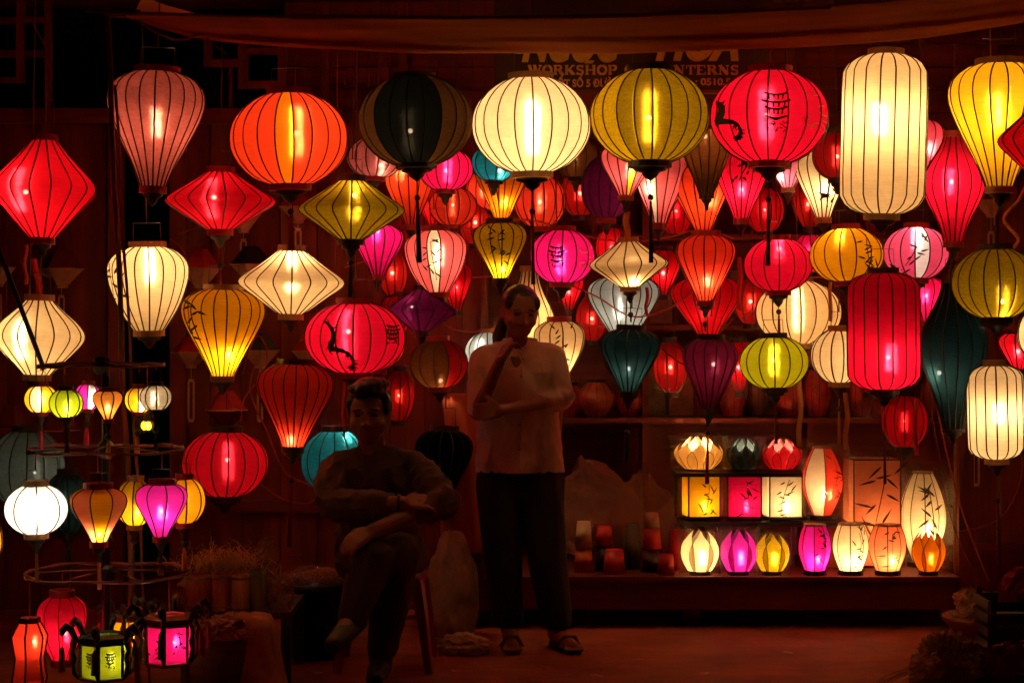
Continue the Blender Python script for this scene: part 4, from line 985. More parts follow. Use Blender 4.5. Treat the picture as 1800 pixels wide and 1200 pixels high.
# glass end of the display
gl, nt, out = newmat('clear_glass'); gb = N(nt,'ShaderNodeBsdfGlossy',Roughness=.05); gt = N(nt,'ShaderNodeBsdfTransparent'); gm = N(nt,'ShaderNodeMixShader'); gm.inputs[0].default_value = .10
nt.links.new(gt.outputs[0],gm.inputs[1]); nt.links.new(gb.outputs[0],gm.inputs[2]); nt.links.new(gm.outputs[0],out.inputs[0])
gp = W(1678,0,8.5).x
o = empty('glass_end', Vector((gp,8.5,zb))); tag(o, 'upright glass end pane of the display with a thin bright edge', 'glass')
MB().box((0,0,.001),(.004,.42,.60)).build('pane', gl, o); MB().box((-.004,-.008,.001),(.008,-.001,.62)).build('edge_strip', M_RING['wood'], o)

# ---------------------------------------------------------------- crumpled things
def crumple(name, c, rad, seed, amp, mat, label=None, cat_=None, group=None, sub=4, freq=3, flatz=None, parent=None, shape=None, smooth=False):
    bm = bmesh.new(); bmesh.ops.create_icosphere(bm, subdivisions=sub, radius=1)
    for v in bm.verts:
        p = v.co.copy(); q = p*freq+Vector((seed*7.1, seed*3.3, seed))
        n = 1-abs(noise.noise(q))*2+.5*(1-abs(noise.noise(q*2.1))*2)+.25*noise.noise(q*5)
        s = 1+amp*(n-.6)
        if shape: p = shape(p)
        v.co = Vector((p.x*rad[0]*s, p.y*rad[1]*s, p.z*rad[2]*s))
        if flatz is not None and v.co.z < -flatz*rad[2]: v.co.z = -flatz*rad[2]
    me = bpy.data.meshes.new(name); bm.to_mesh(me); bm.free(); me.materials.append(mat)
    me.polygons.foreach_set('use_smooth', [smooth]*len(me.polygons))
    o = bpy.data.objects.new(name, me); link(o, parent); o.location = c
    if label: tag(o, label, cat_, group)
    return o
M_BAG = surf_mat('cloudy_plastic', (.30,.085,.050), .28, .35, (6,6,6), 6, .5, 12); M_SACK = surf_mat('woven_sack', (.62,.36,.22), .7, .3, (10,10,10), 6, .4, 60)
MB_ = {}
def thin_plastic():
    m, nt, out = newmat('thin_plastic'); a = N(nt,'ShaderNodeBsdfPrincipled',Roughness=.14); a.inputs['Base Color'].default_value = (.75,.40,.27,1)
    t = N(nt,'ShaderNodeBsdfTransparent'); x = N(nt,'ShaderNodeMixShader'); x.inputs[0].default_value = .36
    nt.links.new(t.outputs[0],x.inputs[1]); nt.links.new(a.outputs[0],x.inputs[2]); nt.links.new(x.outputs[0],out.inputs[0]); return m
M_TP = thin_plastic()
zc = zb
for k, (x, y0, w, h, d, lab) in enumerate(((1055,805,130,200,8.78,'big crumpled plastic bag behind the standing person'),(1130,835,110,170,8.92,'crumpled plastic bag with a peaked top on the bench'),(1185,880,80,130,8.82,'small crumpled plastic bag beside the display lamps'))):
    H = PX(h,d); R = PX(w/2,d)
    def peak(p, k=k):
        t = max(0, p.z); return Vector((p.x*(1-.55*t*t)+.30*p.z*(k-1)+.10*math.sin(4*p.z+k), p.y*(1-.4*t), p.z+.22*t*noise.noise(p*1.6+Vector((k*3,0,0)))))
    crumple('plastic_bag', Vector((W(x,0,d).x,d,zb+H*.43)), (R*1.15,.14,H*.46), k+2, .17, M_TP, lab, 'bag', 'plastic bags on the bench', 5, 2.4, .86, shape=peak)
crumple('crumpled_wrapping', Vector((W(1662,0,8.62).x,8.62,zb+.05)), (.05,.06,.055), 31, .5, M_TP, 'crumpled plastic wrapping in the corner of the display', 'wrapping', None, 4, 2.5, .85)
# stacked cup-like shades
CUPM = {k: surf_mat('cup_'+k, c, .45, .2) for k, c in dict(red=(.60,.02,.015), orange=(.55,.12,.04), green=(.07,.08,.035), cream=(.55,.36,.18), dark=(.03,.012,.010)).items()}
def cup(x, top, bot, w, d, col, label, flip=True, zz=None):
    H, R = PX(bot-top,d), PX(w/2,d); z = zb if zz is None else zz
    r0, r1 = (R, R*.78) if flip else (R*.78, R)
    o = MB().lathe([(.001,H-.001 if flip else .003),(r1*.96,H-.001) if flip else (r0*.96,.003),(r1,H) if flip else (r0,0),(r0,0) if flip else (r1,H),(r0*.95,.001) if flip else (r1*.94,H-.002),(r1*.93,H*.9) if flip else (r0*.9,.01)], 18).build('cup_shade', CUPM[col], None, True, Vector((W(x,0,d).x,d,z)))
    tag(o, label, 'cup', 'cup-shaped shades on the bench'); return H
h = cup(1026,0,42,34,8.55,'orange','orange cup shade nearest the standing person')
cup(1026,0,46,30,8.55,'cream','cloudy wrapped cup shade on top of the orange one',True,zb+h+.002)
h = cup(1064,0,44,38,8.60,'dark','dark cup shade under a red one'); cup(1062,0,34,32,8.60,'red','red cup shade stacked on a dark one',True,zb+h+.002)
cup(1080,0,42,40,8.5,'red','dull red cup shade low on the bench, middle of the cups')
cup(1110,0,78,30,8.66,'green','tall greenish cup shade among the red ones')
h = cup(1144,0,40,36,8.56,'dark','dark cup shade under the tallest stack'); h2 = cup(1146,0,36,34,8.56,'red','red cup shade in the middle of the tallest stack',True,zb+h+.002)
cup(1146,0,26,28,8.56,'cream','cream cup shade topping the tallest stack',True,zb+h+h2+.004)
cup(1171,0,36,32,8.46,'red','bright red cup shade at the front edge of the bench')
cup(1192,0,70,34,8.64,'red','tall red cup shade beside the cream bud lamp')
h = cup(1240,0,60,46,8.75,'red','red cup shade in the shade below the step board'); cup(1460,0,70,60,8.78,'orange','orange cup shade behind the barrel lamps')
# dim goods on the shelves
GS = 'wrapped goods stored on the shelves'
M_GOOD = {'r': surf_mat('wrapped_red', (.34,.020,.012), .35, .5, (14,14,14), 6, .4, 14), 'b': surf_mat('wrapped_brown', (.16,.055,.025), .35, .5, (14,14,14), 6, .4, 14), 'g': surf_mat('wrapped_green', (.10,.075,.030), .4, .5, (14,14,14), 6, .3, 14), 'o': surf_mat('wrapped_orange', (.40,.09,.03), .35, .4, (14,14,14), 6, .3, 14)}
def stored_vase(x, h, w, si, m, label, dd=.12, shape='vase'):
    d = (8.82,8.9,8.9)[si]+dd; H, R = PX(h,d), PX(w/2,d)
    r = empty('stored_lantern', Vector((W(x,0,d).x,d,SHZ[si]))); tag(r, label, 'lantern', GS)
    prof = profile(shape, R, H)
    MB().lathe(prof, 12).build('shade', M_GOOD[m], r, True)
    MB().lathe([(prof[-1][0]+.004,H-.002),(prof[-1][0]+.004,H+.014),(.001,H+.014)], 12).build('top_ring', M_RING['dark'], r)
    MB().lathe([(prof[0][0]+.003,.0),(prof[0][0]+.003,.008),(.001,.008)], 12).build('base', M_RING['dark'], r)
    for k in range(12): MB().tube([(a*math.cos(PI/6*k),a*math.sin(PI/6*k),z) for a, z in prof[::2]], .002, 3, False).build('rib', M_RIB, r)
def stored_box(x, h, w, si, m, label, dd=.14, rot=0):
    d = (8.82,8.9,8.9)[si]+dd; H, R = PX(h,d), PX(w/2,d)
    r = empty('stored_panel_lamp', Vector((W(x,0,d).x,d,SHZ[si])), rot); tag(r, label, 'lamp', GS)
    MB().box((-R,-.04,.012),(R,.04,H-.012)).build('paper_body', M_GOOD[m], r)
    MB().box((-R-.004,-.044,0),(R+.004,.044,.011)).build('base', M_RING['dark'], r); MB().box((-R-.004,-.044,H-.011),(R+.004,.044,H)).build('top', M_RING['dark'], r)
    for s in (-1,1): MB().box((s*R-.005,-.046,.0115),(s*R+.005,-.036,H-.0115)).build('post', M_RIB, r)
stored_vase(1048,62,70,0,'o','bulging orange wrapped lantern on the lower shelf behind the shoulder'); stored_vase(1108,60,56,0,'r','dark red wrapped lantern behind the green tassel')
stored_box(1150,130,40,0,'g','greenish upright panel lamp on the lower shelf, left one'); stored_box(1196,124,46,0,'b','brown upright panel lamp on the lower shelf, beside the greenish one')
stored_vase(1232,90,52,0,'r','red wrapped lantern behind the maroon balloon lantern',.16,'barrel'); stored_vase(1288,108,54,0,'r','tall red wrapped lantern left of the lime-yellow lantern',.1,'barrel')
stored_vase(1330,98,50,0,'b','brown wrapped lantern behind the lime-yellow lantern',.16,'barrel'); stored_vase(1390,60,56,0,'r','low red wrapped lantern under the lime-yellow lantern',.1); stored_vase(1436,84,52,0,'r','red barrel lantern right of the lime-yellow lantern on the lower shelf',.08,'barrel')
stored_vase(1512,76,50,0,'r','dim red barrel lantern below the red cylinder',.12,'barrel'); stored_vase(1642,70,50,0,'b','brown wrapped lantern at the right end of the lower shelf',.12,'barrel')
stored_vase(1060,64,60,1,'b','brown wrapped lantern on the middle shelf behind the pale grey one'); stored_box(1160,86,44,1,'b','brown panel lamp on the middle shelf'); stored_box(1302,100,46,1,'g','greenish panel lamp on the middle shelf right of the coral lantern')
stored_vase(1180,60,60,2,'r','red wrapped lantern on the top shelf, left of the coral lantern'); stored_vase(1050,50,60,2,'b','brown wrapped lantern on the top shelf above the peach diamond'); stored_vase(1340,62,60,2,'r','red wrapped lantern on the top shelf above the crimson round one')
stored_vase(1000,56,66,0,'r','red wrapped lantern at the elbow of the standing person',.14); stored_vase(900,58,60,2,'b','brown wrapped lantern on the top shelf above the yellow bamboo one'); stored_vase(1540,66,64,2,'r','red wrapped lantern on the top shelf behind the pink bamboo one')
crumple('wrapped_parcel', Vector((W(1530,0,8.9).x,8.9,SHZ[0]+.012)), (.075,.07,.11), 12, .35, M_TP, 'crumpled clear parcel beside the unlit red round lantern', 'parcel', GS, 4, 2.2, .1)
# ---------------------------------------------------------------- people
M_SKIN = surf_mat('skin', (.26,.09,.05), .5, .12, (6,6,6), 4)
M_HAIR = surf_mat('black_hair', (.010,.008,.007), .4, .4, (60,60,10))
M_SHIRT = surf_mat('pale_shirt', (.80,.52,.42), .8, .12, (5,5,5), 5, .2, 40); M_SHIRT2 = surf_mat('brown_shirt', (.085,.040,.026), .8, .3, (5,5,5), 5, .2, 40)
M_TROU = surf_mat('black_trousers', (.010,.009,.010), .85, .3); M_TROU2 = surf_mat('dark_trousers', (.035,.018,.013), .85, .3)
M_SAND = surf_mat('sandal', (.10,.03,.022), .6, .3); M_SHOE = surf_mat('black_shoe', (.012,.009,.008), .4, .3); M_EYE = surf_mat('eye', (.02,.012,.010), .15, .1)
_ICO = {}
def ico(sub):
    if sub not in _ICO:
        bm = bmesh.new(); bmesh.ops.create_icosphere(bm, subdivisions=sub, radius=1); bm.verts.ensure_lookup_table()
        _ICO[sub] = ([v.co.copy() for v in bm.verts], [tuple(v.index for v in f.verts) for f in bm.faces]); bm.free()
    return _ICO[sub]
class Blob:
    """overlapping balls and ellipsoids melted into one continuous skin"""
    def __init__(s): s.v = []; s.f = []
    def put(s, m, sub):
        vs, fs = ico(sub); b = len(s.v); s.v += [tuple(m @ v) for v in vs]; s.f += [(a+b, c+b, d+b) for a, c, d in fs]; return s
    def ball(s, p, r, sub=2):
        return s.put(Matrix.Translation(Vector(p)) @ Matrix.Scale(r, 4), sub)
    def limb(s, pts, rs, step=.28):
        pts = [Vector(p) for p in pts]
        for i in range(len(pts)-1):
            L_ = (pts[i+1]-pts[i]).length; n = max(1, int(L_/(max(.004, min(rs[i],rs[i+1]))*step)))
            for k in range(n+1):
                t = k/n; s.ball(pts[i].lerp(pts[i+1], t), rs[i]+(rs[i+1]-rs[i])*t, 2)
        return s
    def ell(s, p, rad, rot=(0,0,0), sub=3):
        return s.put(Matrix.Translation(Vector(p)) @ Euler(rot).to_matrix().to_4x4() @ Matrix.Diagonal((*rad,1)), sub)
    def done(s, name, mat, voxel, smooth=3, parent=None, wrinkle=None, cut=None):
        me = bpy.data.meshes.new(name); me.from_pydata(s.v, [], s.f); me.update()
        t = bpy.data.objects.new('t', me); C.objects.link(t)
        m = t.modifiers.new('r', 'REMESH'); m.mode = 'VOXEL'; m.voxel_size = voxel
        m = t.modifiers.new('s', 'SMOOTH'); m.factor = .5; m.iterations = smooth*(1 if voxel < .007 else 4)
        dg = bpy.context.evaluated_depsgraph_get(); out = bpy.data.meshes.new_from_object(t.evaluated_get(dg))
        bpy.data.objects.remove(t); bpy.data.meshes.remove(me)
        bm = bmesh.new(); bm.from_mesh(out)
        if wrinkle:
            bm.normal_update()
            for v in bm.verts: v.co += v.normal*wrinkle(v.co)
        for pl in (cut or []):
            bmesh.ops.bisect_plane(bm, geom=bm.verts[:]+bm.edges[:]+bm.faces[:], plane_co=pl[0], plane_no=pl[1], clear_outer=True)
        bm.to_mesh(out); bm.free(); out.name = name; out.materials.clear(); out.materials.append(mat)
        out.polygons.foreach_set('use_smooth', [True]*len(out.polygons))
        o = bpy.data.objects.new(name, out); link(o, parent); return o
def folds(seed, amp=.006, f=(9,9,14), lean=.6):
    def fn(p):
        w = Vector((noise.noise(p*5), noise.noise(p*5+Vector((7,1,3))), noise.noise(p*5+Vector((2,9,4)))))*.05
        q = p+w; q = Vector((q.x*f[0]+q.z*lean*6, q.y*f[1], q.z*f[2]-q.x*lean*6))+Vector((seed,seed*2,0))
        return amp*(.35-abs(noise.noise(q))**.7*1.3)+amp*.45*(.3-abs(noise.noise(q*2.1+Vector((3,3,3)))))
    return fn
def head(b, c, h, yaw=0, pitch=0, roll=0):
    """adds a head of height h about centre c, face towards -Y before turning; returns the frame"""
    Mx = Matrix.Translation(c) @ Euler((pitch, roll, yaw), 'YXZ').to_matrix().to_4x4() if False else Matrix.Translation(c) @ Matrix.Rotation(yaw,4,'Z') @ Matrix.Rotation(roll,4,'Y') @ Matrix.Rotation(pitch,4,'X')
    def e(p, r, rot=(0,0,0)):
        m = Mx @ Matrix.Translation(Vector(p)*h) @ Euler(rot).to_matrix().to_4x4() @ Matrix.Diagonal((r[0]*h,r[1]*h,r[2]*h,1))
        b.put(m, 3)
    e((0,.03,.13),(.335,.40,.36)); e((0,-.06,-.10),(.30,.33,.34)); e((0,-.17,-.28),(.22,.20,.19)); e((0,-.235,-.42),(.12,.10,.075))
    e((.17,-.23,-.13),(.12,.12,.11)); e((-.17,-.23,-.13),(.12,.12,.11))                       # cheeks
    e((0,-.33,.09),(.24,.07,.05)); e((0,-.385,-.04),(.045,.05,.12),(.35,0,0)); e((0,-.43,-.125),(.055,.055,.045)); e((.05,-.40,-.135),(.04,.04,.03)); e((-.05,-.40,-.135),(.04,.04,.03))
    e((0,-.335,-.255),(.10,.035,.022)); e((0,-.325,-.300),(.082,.035,.024))                     # lips
    for s in (-1,1): e((s*.335,.04,-.03),(.035,.075,.11),(0,s*.12,s*-.35)); e((s*.335,.03,-.11),(.025,.04,.04))
    return Mx, h
def eyes(root, Mx, h):
    for s in (-1,1):
        bm = bmesh.new(); bmesh.ops.create_icosphere(bm, subdivisions=2, radius=1, matrix=Mx @ Matrix.Translation(Vector((s*.135,-.325,.015))*h) @ Matrix.Diagonal((.062*h,.04*h,.020*h,1)))
        me = bpy.data.meshes.new('eye'); bm.to_mesh(me); bm.free(); me.materials.append(M_EYE); link(bpy.data.objects.new('eye', me), root)
        bm = bmesh.new(); bmesh.ops.create_icosphere(bm, subdivisions=2, radius=1, matrix=Mx @ Matrix.Translation(Vector((s*.145,-.365,.115))*h) @ Euler((0,s*.12,0)).to_matrix().to_4x4() @ Matrix.Diagonal((.085*h,.03*h,.016*h,1)))
        me = bpy.data.meshes.new('eyebrow'); bm.to_mesh(me); bm.free(); me.materials.append(M_HAIR); link(bpy.data.objects.new('eyebrow', me), root)
def hand(b, wrist, direction, palm_n, side, curl, spread=.25, size=1.0):
    """palm, four fingers and a thumb; direction along the hand, palm_n out of the palm, side +1/-1 picks the thumb side"""
    f = Vector(direction).normalized(); n = Vector(palm_n); n = (n-f*n.dot(f)).normalized(); a = f.cross(n)*side; w = Vector(wrist)
    for k in range(-2,3):
        b.limb([w+f*.012+a*k*.009, w+f*.085*size+a*k*.0165*size], [.015*size,.0135*size])
    lens = (.070,.080,.075,.058)
    for k in range(4):
        base = w+f*.088*size+a*(.031-.0205*k)*size; d = (f+a*(.12-.08*k)*spread*2).normalized(); p = base; pts = [p]; ang = 0
        for q in range(3):
            ang += curl*(.8 if q == 0 else 1.0)+.1*k*curl; dd = d*math.cos(ang)+n*math.sin(ang); p = p+dd*lens[k]*size*(.45,.32,.23)[q]; pts.append(p)
        b.limb(pts, [.0092*size,.0086*size,.0078*size,.0066*size], .5)
    t0 = w+f*.028*size+a*.030*size; t1 = t0+(f*.6+a*.7+n*.25).normalized()*.038*size; t2 = t1+(f*.85+a*.25+n*.45).normalized()*.030*size; t3 = t2+(f*.95+n*.35).normalized()*.022*size
    b.limb([t0,t1,t2,t3], [.0145*size,.0115*size,.010*size,.008*size], .5)

# standing person, hand at the chin
DWM = 7.9
def p(x, y, dy=0): return W(x, y, DWM)+Vector((0, dy, 0))
b = Blob()
hc = p(914,549,-.03)
Mh, hh = head(b, hc, .222, yaw=.22, pitch=.20, roll=.06)
b.limb([p(909,585,.02), p(910,622,.035)], [.048,.054])                                       # neck
b.limb([p(856,626,.04), p(960,622,.04)], [.042,.042]); b.limb([p(910,645,.03), p(912,720,.03), p(914,800,.03), p(914,840,.03)], [.085,.08,.08,.09])
b.limb([p(882,850,.02), p(888,985,.0), p(897,1105,.03)], [.080,.060,.045]); b.limb([p(946,850,.02), p(960,980,-.02), p(978,1100,.0)], [.080,.060,.045])
eR, wR = p(840,722,-.12), p(880,632,-.22)
b.limb([p(846,634,.03), eR], [.044,.036]); b.limb([eR, wR], [.035,.024])                      # right arm bent up to the chin
eL, wL = p(982,700,-.04), p(882,716,-.22)
b.limb([p(972,628,.03), eL], [.044,.037]); b.limb([eL, wL], [.036,.025])                      # left arm across the waist
hand(b, wR, p(897,600,-.175)-wR, Vector((.75,.55,.1)), 1, .62, size=.90)
hand(b, wL, p(846,720,-.20)-wL, Vector((-.2,1,-.1)), -1, .45, size=.90)
for ax, ay, hx, dx in ((897,1104,903,.01),(978,1102,992,.07)):                                  # feet
    a = p(ax,ay,.02); a.z = .06; t = Vector((a.x+dx, a.y-.16, .028))
    b.limb([a, a.lerp(t,.55)+Vector((0,0,-.008)), t], [.040,.036,.026])
    for k in range(5): b.limb([t+Vector(((k-2)*.016,.01,-.004)), t+Vector(((k-2)*.018,-.03-.006*(2-abs(k-1.5)),-.010))], [.011,.0085], .6)
w_ = b.done('person', M_SKIN, .0052, 3)
tag(w_, 'person standing in a pale shirt and black trousers, hand raised to the chin', 'person')
eyes(w_, Mh, hh)
b = Blob()    # shirt
b.limb([p(853,625,.03), p(910,618,.04), p(968,620,.03)], [.050,.062,.050]); b.limb([p(886,634,.035), p(936,632,.035)], [.078,.078])
b.limb([p(880,655,.02), p(876,740,.02), p(874,830,.02)], [.100,.094,.098]); b.limb([p(940,655,.02), p(946,740,.02), p(954,830,.02)], [.100,.094,.098])
b.limb([p(912,680,-.025), p(912,830,-.01)], [.095,.105])
b.limb([p(847,632,.02), p(842,690,-.06), eR+Vector((0,.01,.015))], [.058,.053,.049])
b.limb([p(974,628,.02), p(984,680,-.02), eL+Vector((.01,0,0)), eL.lerp(wL,.20)], [.058,.053,.050,.048]); b.ell(p(996,692,-.06),(.042,.04,.026),(0,.5,.2))
hem = p(912,829,0)
o = b.done('shirt', M_SHIRT, .0075, 2, w_, folds(3,.0125,(13,13,7),.5), [(hem, Vector((0,0,-1)))])
o.modifiers.new('thick','SOLIDIFY').thickness = .003
for s in (-1,1):    # collar wings
    q = p(914,604,-.035); mesh('collar', [q+Vector((s*.012,-.045,-.055)), q+Vector((s*.075,-.035,-.045)), q+Vector((s*.075,.02,.022)), q+Vector((s*.035,.0,.028)), q+Vector((s*.014,-.042,-.05)), q+Vector((s*.078,-.03,-.048))], [(0,1,2,3)], M_SHIRT, w_)
mb = MB(); mb.tube([p(917,640,-.084), p(915,690,-.118), p(914,760,-.120), p(913,824,-.116)], .006, 5, True, .5); mb.build('shirt_placket', M_SHIRT, w_)
for k in range(4): MB().lathe([(.001,0),(.006,.001),(.006,.004),(.001,.005)], 8).xf(Matrix.Translation(p(916-k,660+k*42,-.132)) @ Matrix.Rotation(PI/2,4,'X')).build('button', M_RING['wood'], w_)
b = Blob()    # trousers
b.limb([p(882,818,.025), p(946,818,.025)], [.088,.088]); b.limb([p(914,834,.02), p(914,865,.02)], [.10,.10]); b.limb([p(877,845,.02), p(884,985,-.0), p(894,1090,.03)], [.106,.086,.070]); b.limb([p(951,845,.02), p(962,980,-.02), p(978,1086,.0)], [.106,.088,.072])
o = b.done('trousers', M_TROU, .009, 2, w_, folds(8,.006,(9,9,5),.4), [(p(0,824,0), Vector((0,0,1))), (p(0,1102,0), Vector((0,0,-1)))])
b = Blob()    # hair, drawn back into a tail
def he(pp, r, rot=(0,0,0)):
    m = Mh @ Matrix.Translation(Vector(pp)*hh) @ Euler(rot).to_matrix().to_4x4() @ Matrix.Diagonal((r[0]*hh,r[1]*hh,r[2]*hh,1)); b.put(m, 3)
he((0,.08,.20),(.355,.40,.335)); he((0,.17,.0),(.345,.30,.36)); he((.27,-.06,.20),(.09,.22,.16)); he((-.27,-.06,.20),(.09,.22,.16)); he((0,.42,-.02),(.12,.12,.12))
b.limb([p(886,566,.09), p(877,592,.09), p(873,618,.07)], [.030,.032,.018])
b.done('hair', M_HAIR, .006, 2, w_, lambda q: .003*noise.noise(Vector((q.x*60,q.y*60,q.z*18))))
for ax, dx, nm in ((897,.01,0),(978,.07,1)):
    a = p(ax,1104,.02); vs = []; fs = []
    for i in range(12):
        t = i/11; y = a.y+.055-.27*t; hw = .030+.016*math.sin(PI*min(1,t*1.1))*(1-.2*t); xx = a.x+dx*t
        vs += [(xx-hw,y,.004),(xx+hw,y,.004),(xx+hw,y,.022),(xx-hw,y,.022)]
    for i in range(11):
        q = 4*i; fs += [(q,q+1,q+5,q+4),(q+1,q+2,q+6,q+5),(q+2,q+3,q+7,q+6),(q+3,q,q+4,q+7)]
    fs += [(3,2,1,0),(44,45,46,47)]
    so = mesh('sandal', vs, fs, M_SAND, w_)
    MB().tube([(a.x+dx*.7-.045,a.y-.09,.02),(a.x+dx*.75-.02,a.y-.12,.062),(a.x+dx*.8+.02,a.y-.12,.062),(a.x+dx*.7+.045,a.y-.09,.02)], .010, 6).build('strap', M_SAND, so)

# seated person with folded arms
DMN = 7.4
def p(x, y, dy=0): return W(x, y, DMN)+Vector((0, dy, 0))
b = Blob()
Mm, hm = head(b, p(649,728,-.02), .245, yaw=-.05, pitch=.05, roll=-.03)
b.limb([p(650,770,.04), p(652,806,.06)], [.055,.060]); b.limb([p(604,826,.06), p(716,824,.06)], [.044,.044])
b.limb([p(655,850,.07), p(660,920,.09), p(664,972,.12)], [.095,.10,.115])
eR, wR = p(590,884,-.10), p(716,872,-.27); eL, wL = p(784,876,-.16), p(668,914,-.36)
b.limb([p(588,826,.05), eR], [.046,.038]); b.limb([eR, wR], [.042,.029]); b.limb([p(732,824,.05), eL], [.046,.038]); b.limb([eL, wL], [.042,.029])
hand(b, wR, p(770,872,-.24)-wR, Vector((0,.6,-.8)), 1, .35)
hand(b, wL, p(628,936,-.40)-wL, Vector((.1,.55,-.8)), -1, .45)
kL, kR, aR = p(706,965,-.26), p(668,962,-.34), p(634,1056,-.40)
b.limb([p(706,980,.10), kL, p(690,1060,-.24), p(676,1140,-.22)], [.092,.068,.056,.042]); b.limb([p(632,985,.10), kR, kR.lerp(aR,.45), aR], [.085,.066,.054,.040])
a = p(676,1140,-.22); a.z = .055; b.limb([a, a+Vector((-.01,-.17,-.02))], [.038,.028]); tR = aR+Vector((-.06,-.13,-.085)); b.limb([aR, tR], [.038,.027])
m_ = b.done('person', M_SKIN, .0056, 3)
tag(m_, 'person seated on a red stool in a brown shirt, arms folded over the knee', 'person')
eyes(m_, Mm, hm)
b = Blob()
b.limb([p(604,818,.05), p(652,806,.06), p(714,816,.05)], [.056,.068,.056]); b.limb([p(622,850,.06), p(630,920,.07), p(634,985,.10)], [.100,.104,.118]); b.limb([p(688,850,.06), p(692,920,.07), p(696,985,.10)], [.100,.104,.118]); b.limb([p(630,826,.06), p(676,826,.06)], [.085,.085]); b.limb([p(655,852,.045), p(660,920,.05), p(664,985,.08)], [.105,.112,.125])
b.limb([p(590,824,.05), p(580,856,-.04), eR, eR.lerp(wR,.74)], [.066,.068,.066,.052]); b.limb([p(732,824,.05), p(766,854,-.08), eL, eL.lerp(wL,.35)], [.066,.066,.064,.060])
o = b.done('shirt', M_SHIRT2, .0075, 2, m_, folds(5,.020,(11,11,13),.7))
for s in (-1,1):
    q = p(652,794,-.005); mesh('collar', [q+Vector((s*.010,-.05,-.075)), q+Vector((s*.085,-.035,-.06)), q+Vector((s*.085,.03,.012)), q+Vector((s*.045,.0,.025))], [(0,1,2,3)], M_SHIRT2, m_)
b = Blob()
b.limb([p(640,985,.10), p(696,985,.10)], [.120,.120]); b.limb([p(706,982,.10), kL, p(692,1050,-.25), p(678,1120,-.22)], [.108,.088,.078,.066]); b.limb([p(630,985,.10), kR, kR.lerp(aR,.45), kR.lerp(aR,.98)], [.104,.084,.074,.062])
o = b.done('trousers', M_TROU2, .009, 2, m_, folds(2,.009,(8,8,7),.5))
b = Blob(); Mh, hh = Mm, hm
he((0,.10,.22),(.375,.42,.31)); he((0,.22,.02),(.355,.28,.34)); he((.0,-.14,.42),(.33,.26,.15)); he((.08,-.05,.50),(.30,.30,.12)); he((.30,.0,.16),(.075,.22,.19)); he((-.30,.0,.16),(.075,.22,.19))
b.done('hair', M_HAIR, .006, 1, m_, lambda q: .007*noise.noise(Vector((q.x*42,q.y*42,q.z*30))))
b = Blob(); b.limb([aR+Vector((.015,.03,-.02)), aR.lerp(tR,.5)+Vector((0,0,-.012)), tR], [.046,.045,.037]); b.done('shoe', M_SHOE, .008, 2, m_)
for x, y, dy, dx in ((676,1140,-.22,-.01),):
    a = p(x,y,dy); b = Blob(); b.limb([(a.x,a.y+.03,.05),(a.x+dx*.5,a.y-.08,.048),(a.x+dx,a.y-.19,.042)], [.046,.046,.038]); b.ell((a.x,a.y+.01,.085),(.05,.055,.04))
    b.done('shoe', M_SHOE, .008, 2, m_, None, [(Vector((0,0,.006)), Vector((0,0,-1)))])
MB().lathe([(.034,-.006),(.036,0),(.034,.006),(.030,.006),(.030,-.006)], 14, close=True).xf(Matrix.Translation(wR+(eR-wR)*.06) @ Matrix.Rotation(PI/2,4,'Y')).build('wrist_band', M_BLK, m_)

# red plastic stool
M_STOOL = surf_mat('red_plastic', (.30,.022,.016), .35, .15)
sx, sy, sz = p(676,0,.10).x, DMN+.10, .395
st = empty('plastic_stool', Vector((sx,sy,0))); tag(st, 'red plastic stool under the seated person', 'stool')
mb = MB(); n = 24; vs = []
for r, z in ((.001,sz),(.14,sz),(.165,sz-.006),(.172,sz-.03),(.165,sz-.045)):
    for k in range(n):
        a = 2*PI*k/n; q = 1/max(abs(math.cos(a)),abs(math.sin(a)))**.55; vs.append((r*q*math.cos(a), r*q*math.sin(a), z))
mesh('seat', vs, [(i*n+k, i*n+(k+1)%n, (i+1)*n+(k+1)%n, (i+1)*n+k) for i in range(4) for k in range(n)], M_STOOL, st, True)
for sxx in (-1,1):
    for syy in (-1,1):
        MB().tube([(sxx*.13,syy*.13,sz-.035),(sxx*.16,syy*.16,.2),(sxx*.185,syy*.185,0)], [.032,.024,.018], 6).build('leg', M_STOOL, st)
for k in range(4):
    a = PI/2*k; q = Matrix.Rotation(a,3,'Z'); MB().tube([q @ Vector((-.155,-.155,.22)), q @ Vector((.155,-.155,.22))], .010, 6).build('brace', M_STOOL, st)
# ---------------------------------------------------------------- things on the ground
# white sack
def sackshape(q): return Vector((q.x*(1-.28*max(0,q.z)+.12*max(0,-q.z)), q.y, q.z))
crumple('sack', Vector((W(796,0,7.95).x,7.95,.24)), (.115,.11,.26), 3, .11, M_SACK, 'pale woven sack leaning behind the stool', 'sack', None, 5, 1.3, .9, shape=sackshape, smooth=True)
crumple('crumpled_cloth', Vector((W(815,0,7.75).x,7.75,.035)), (.10,.06,.045), 9, .4, M_SACK, 'crumpled pale cloth at the foot of the sack', 'cloth', None, 4, 2, .7)
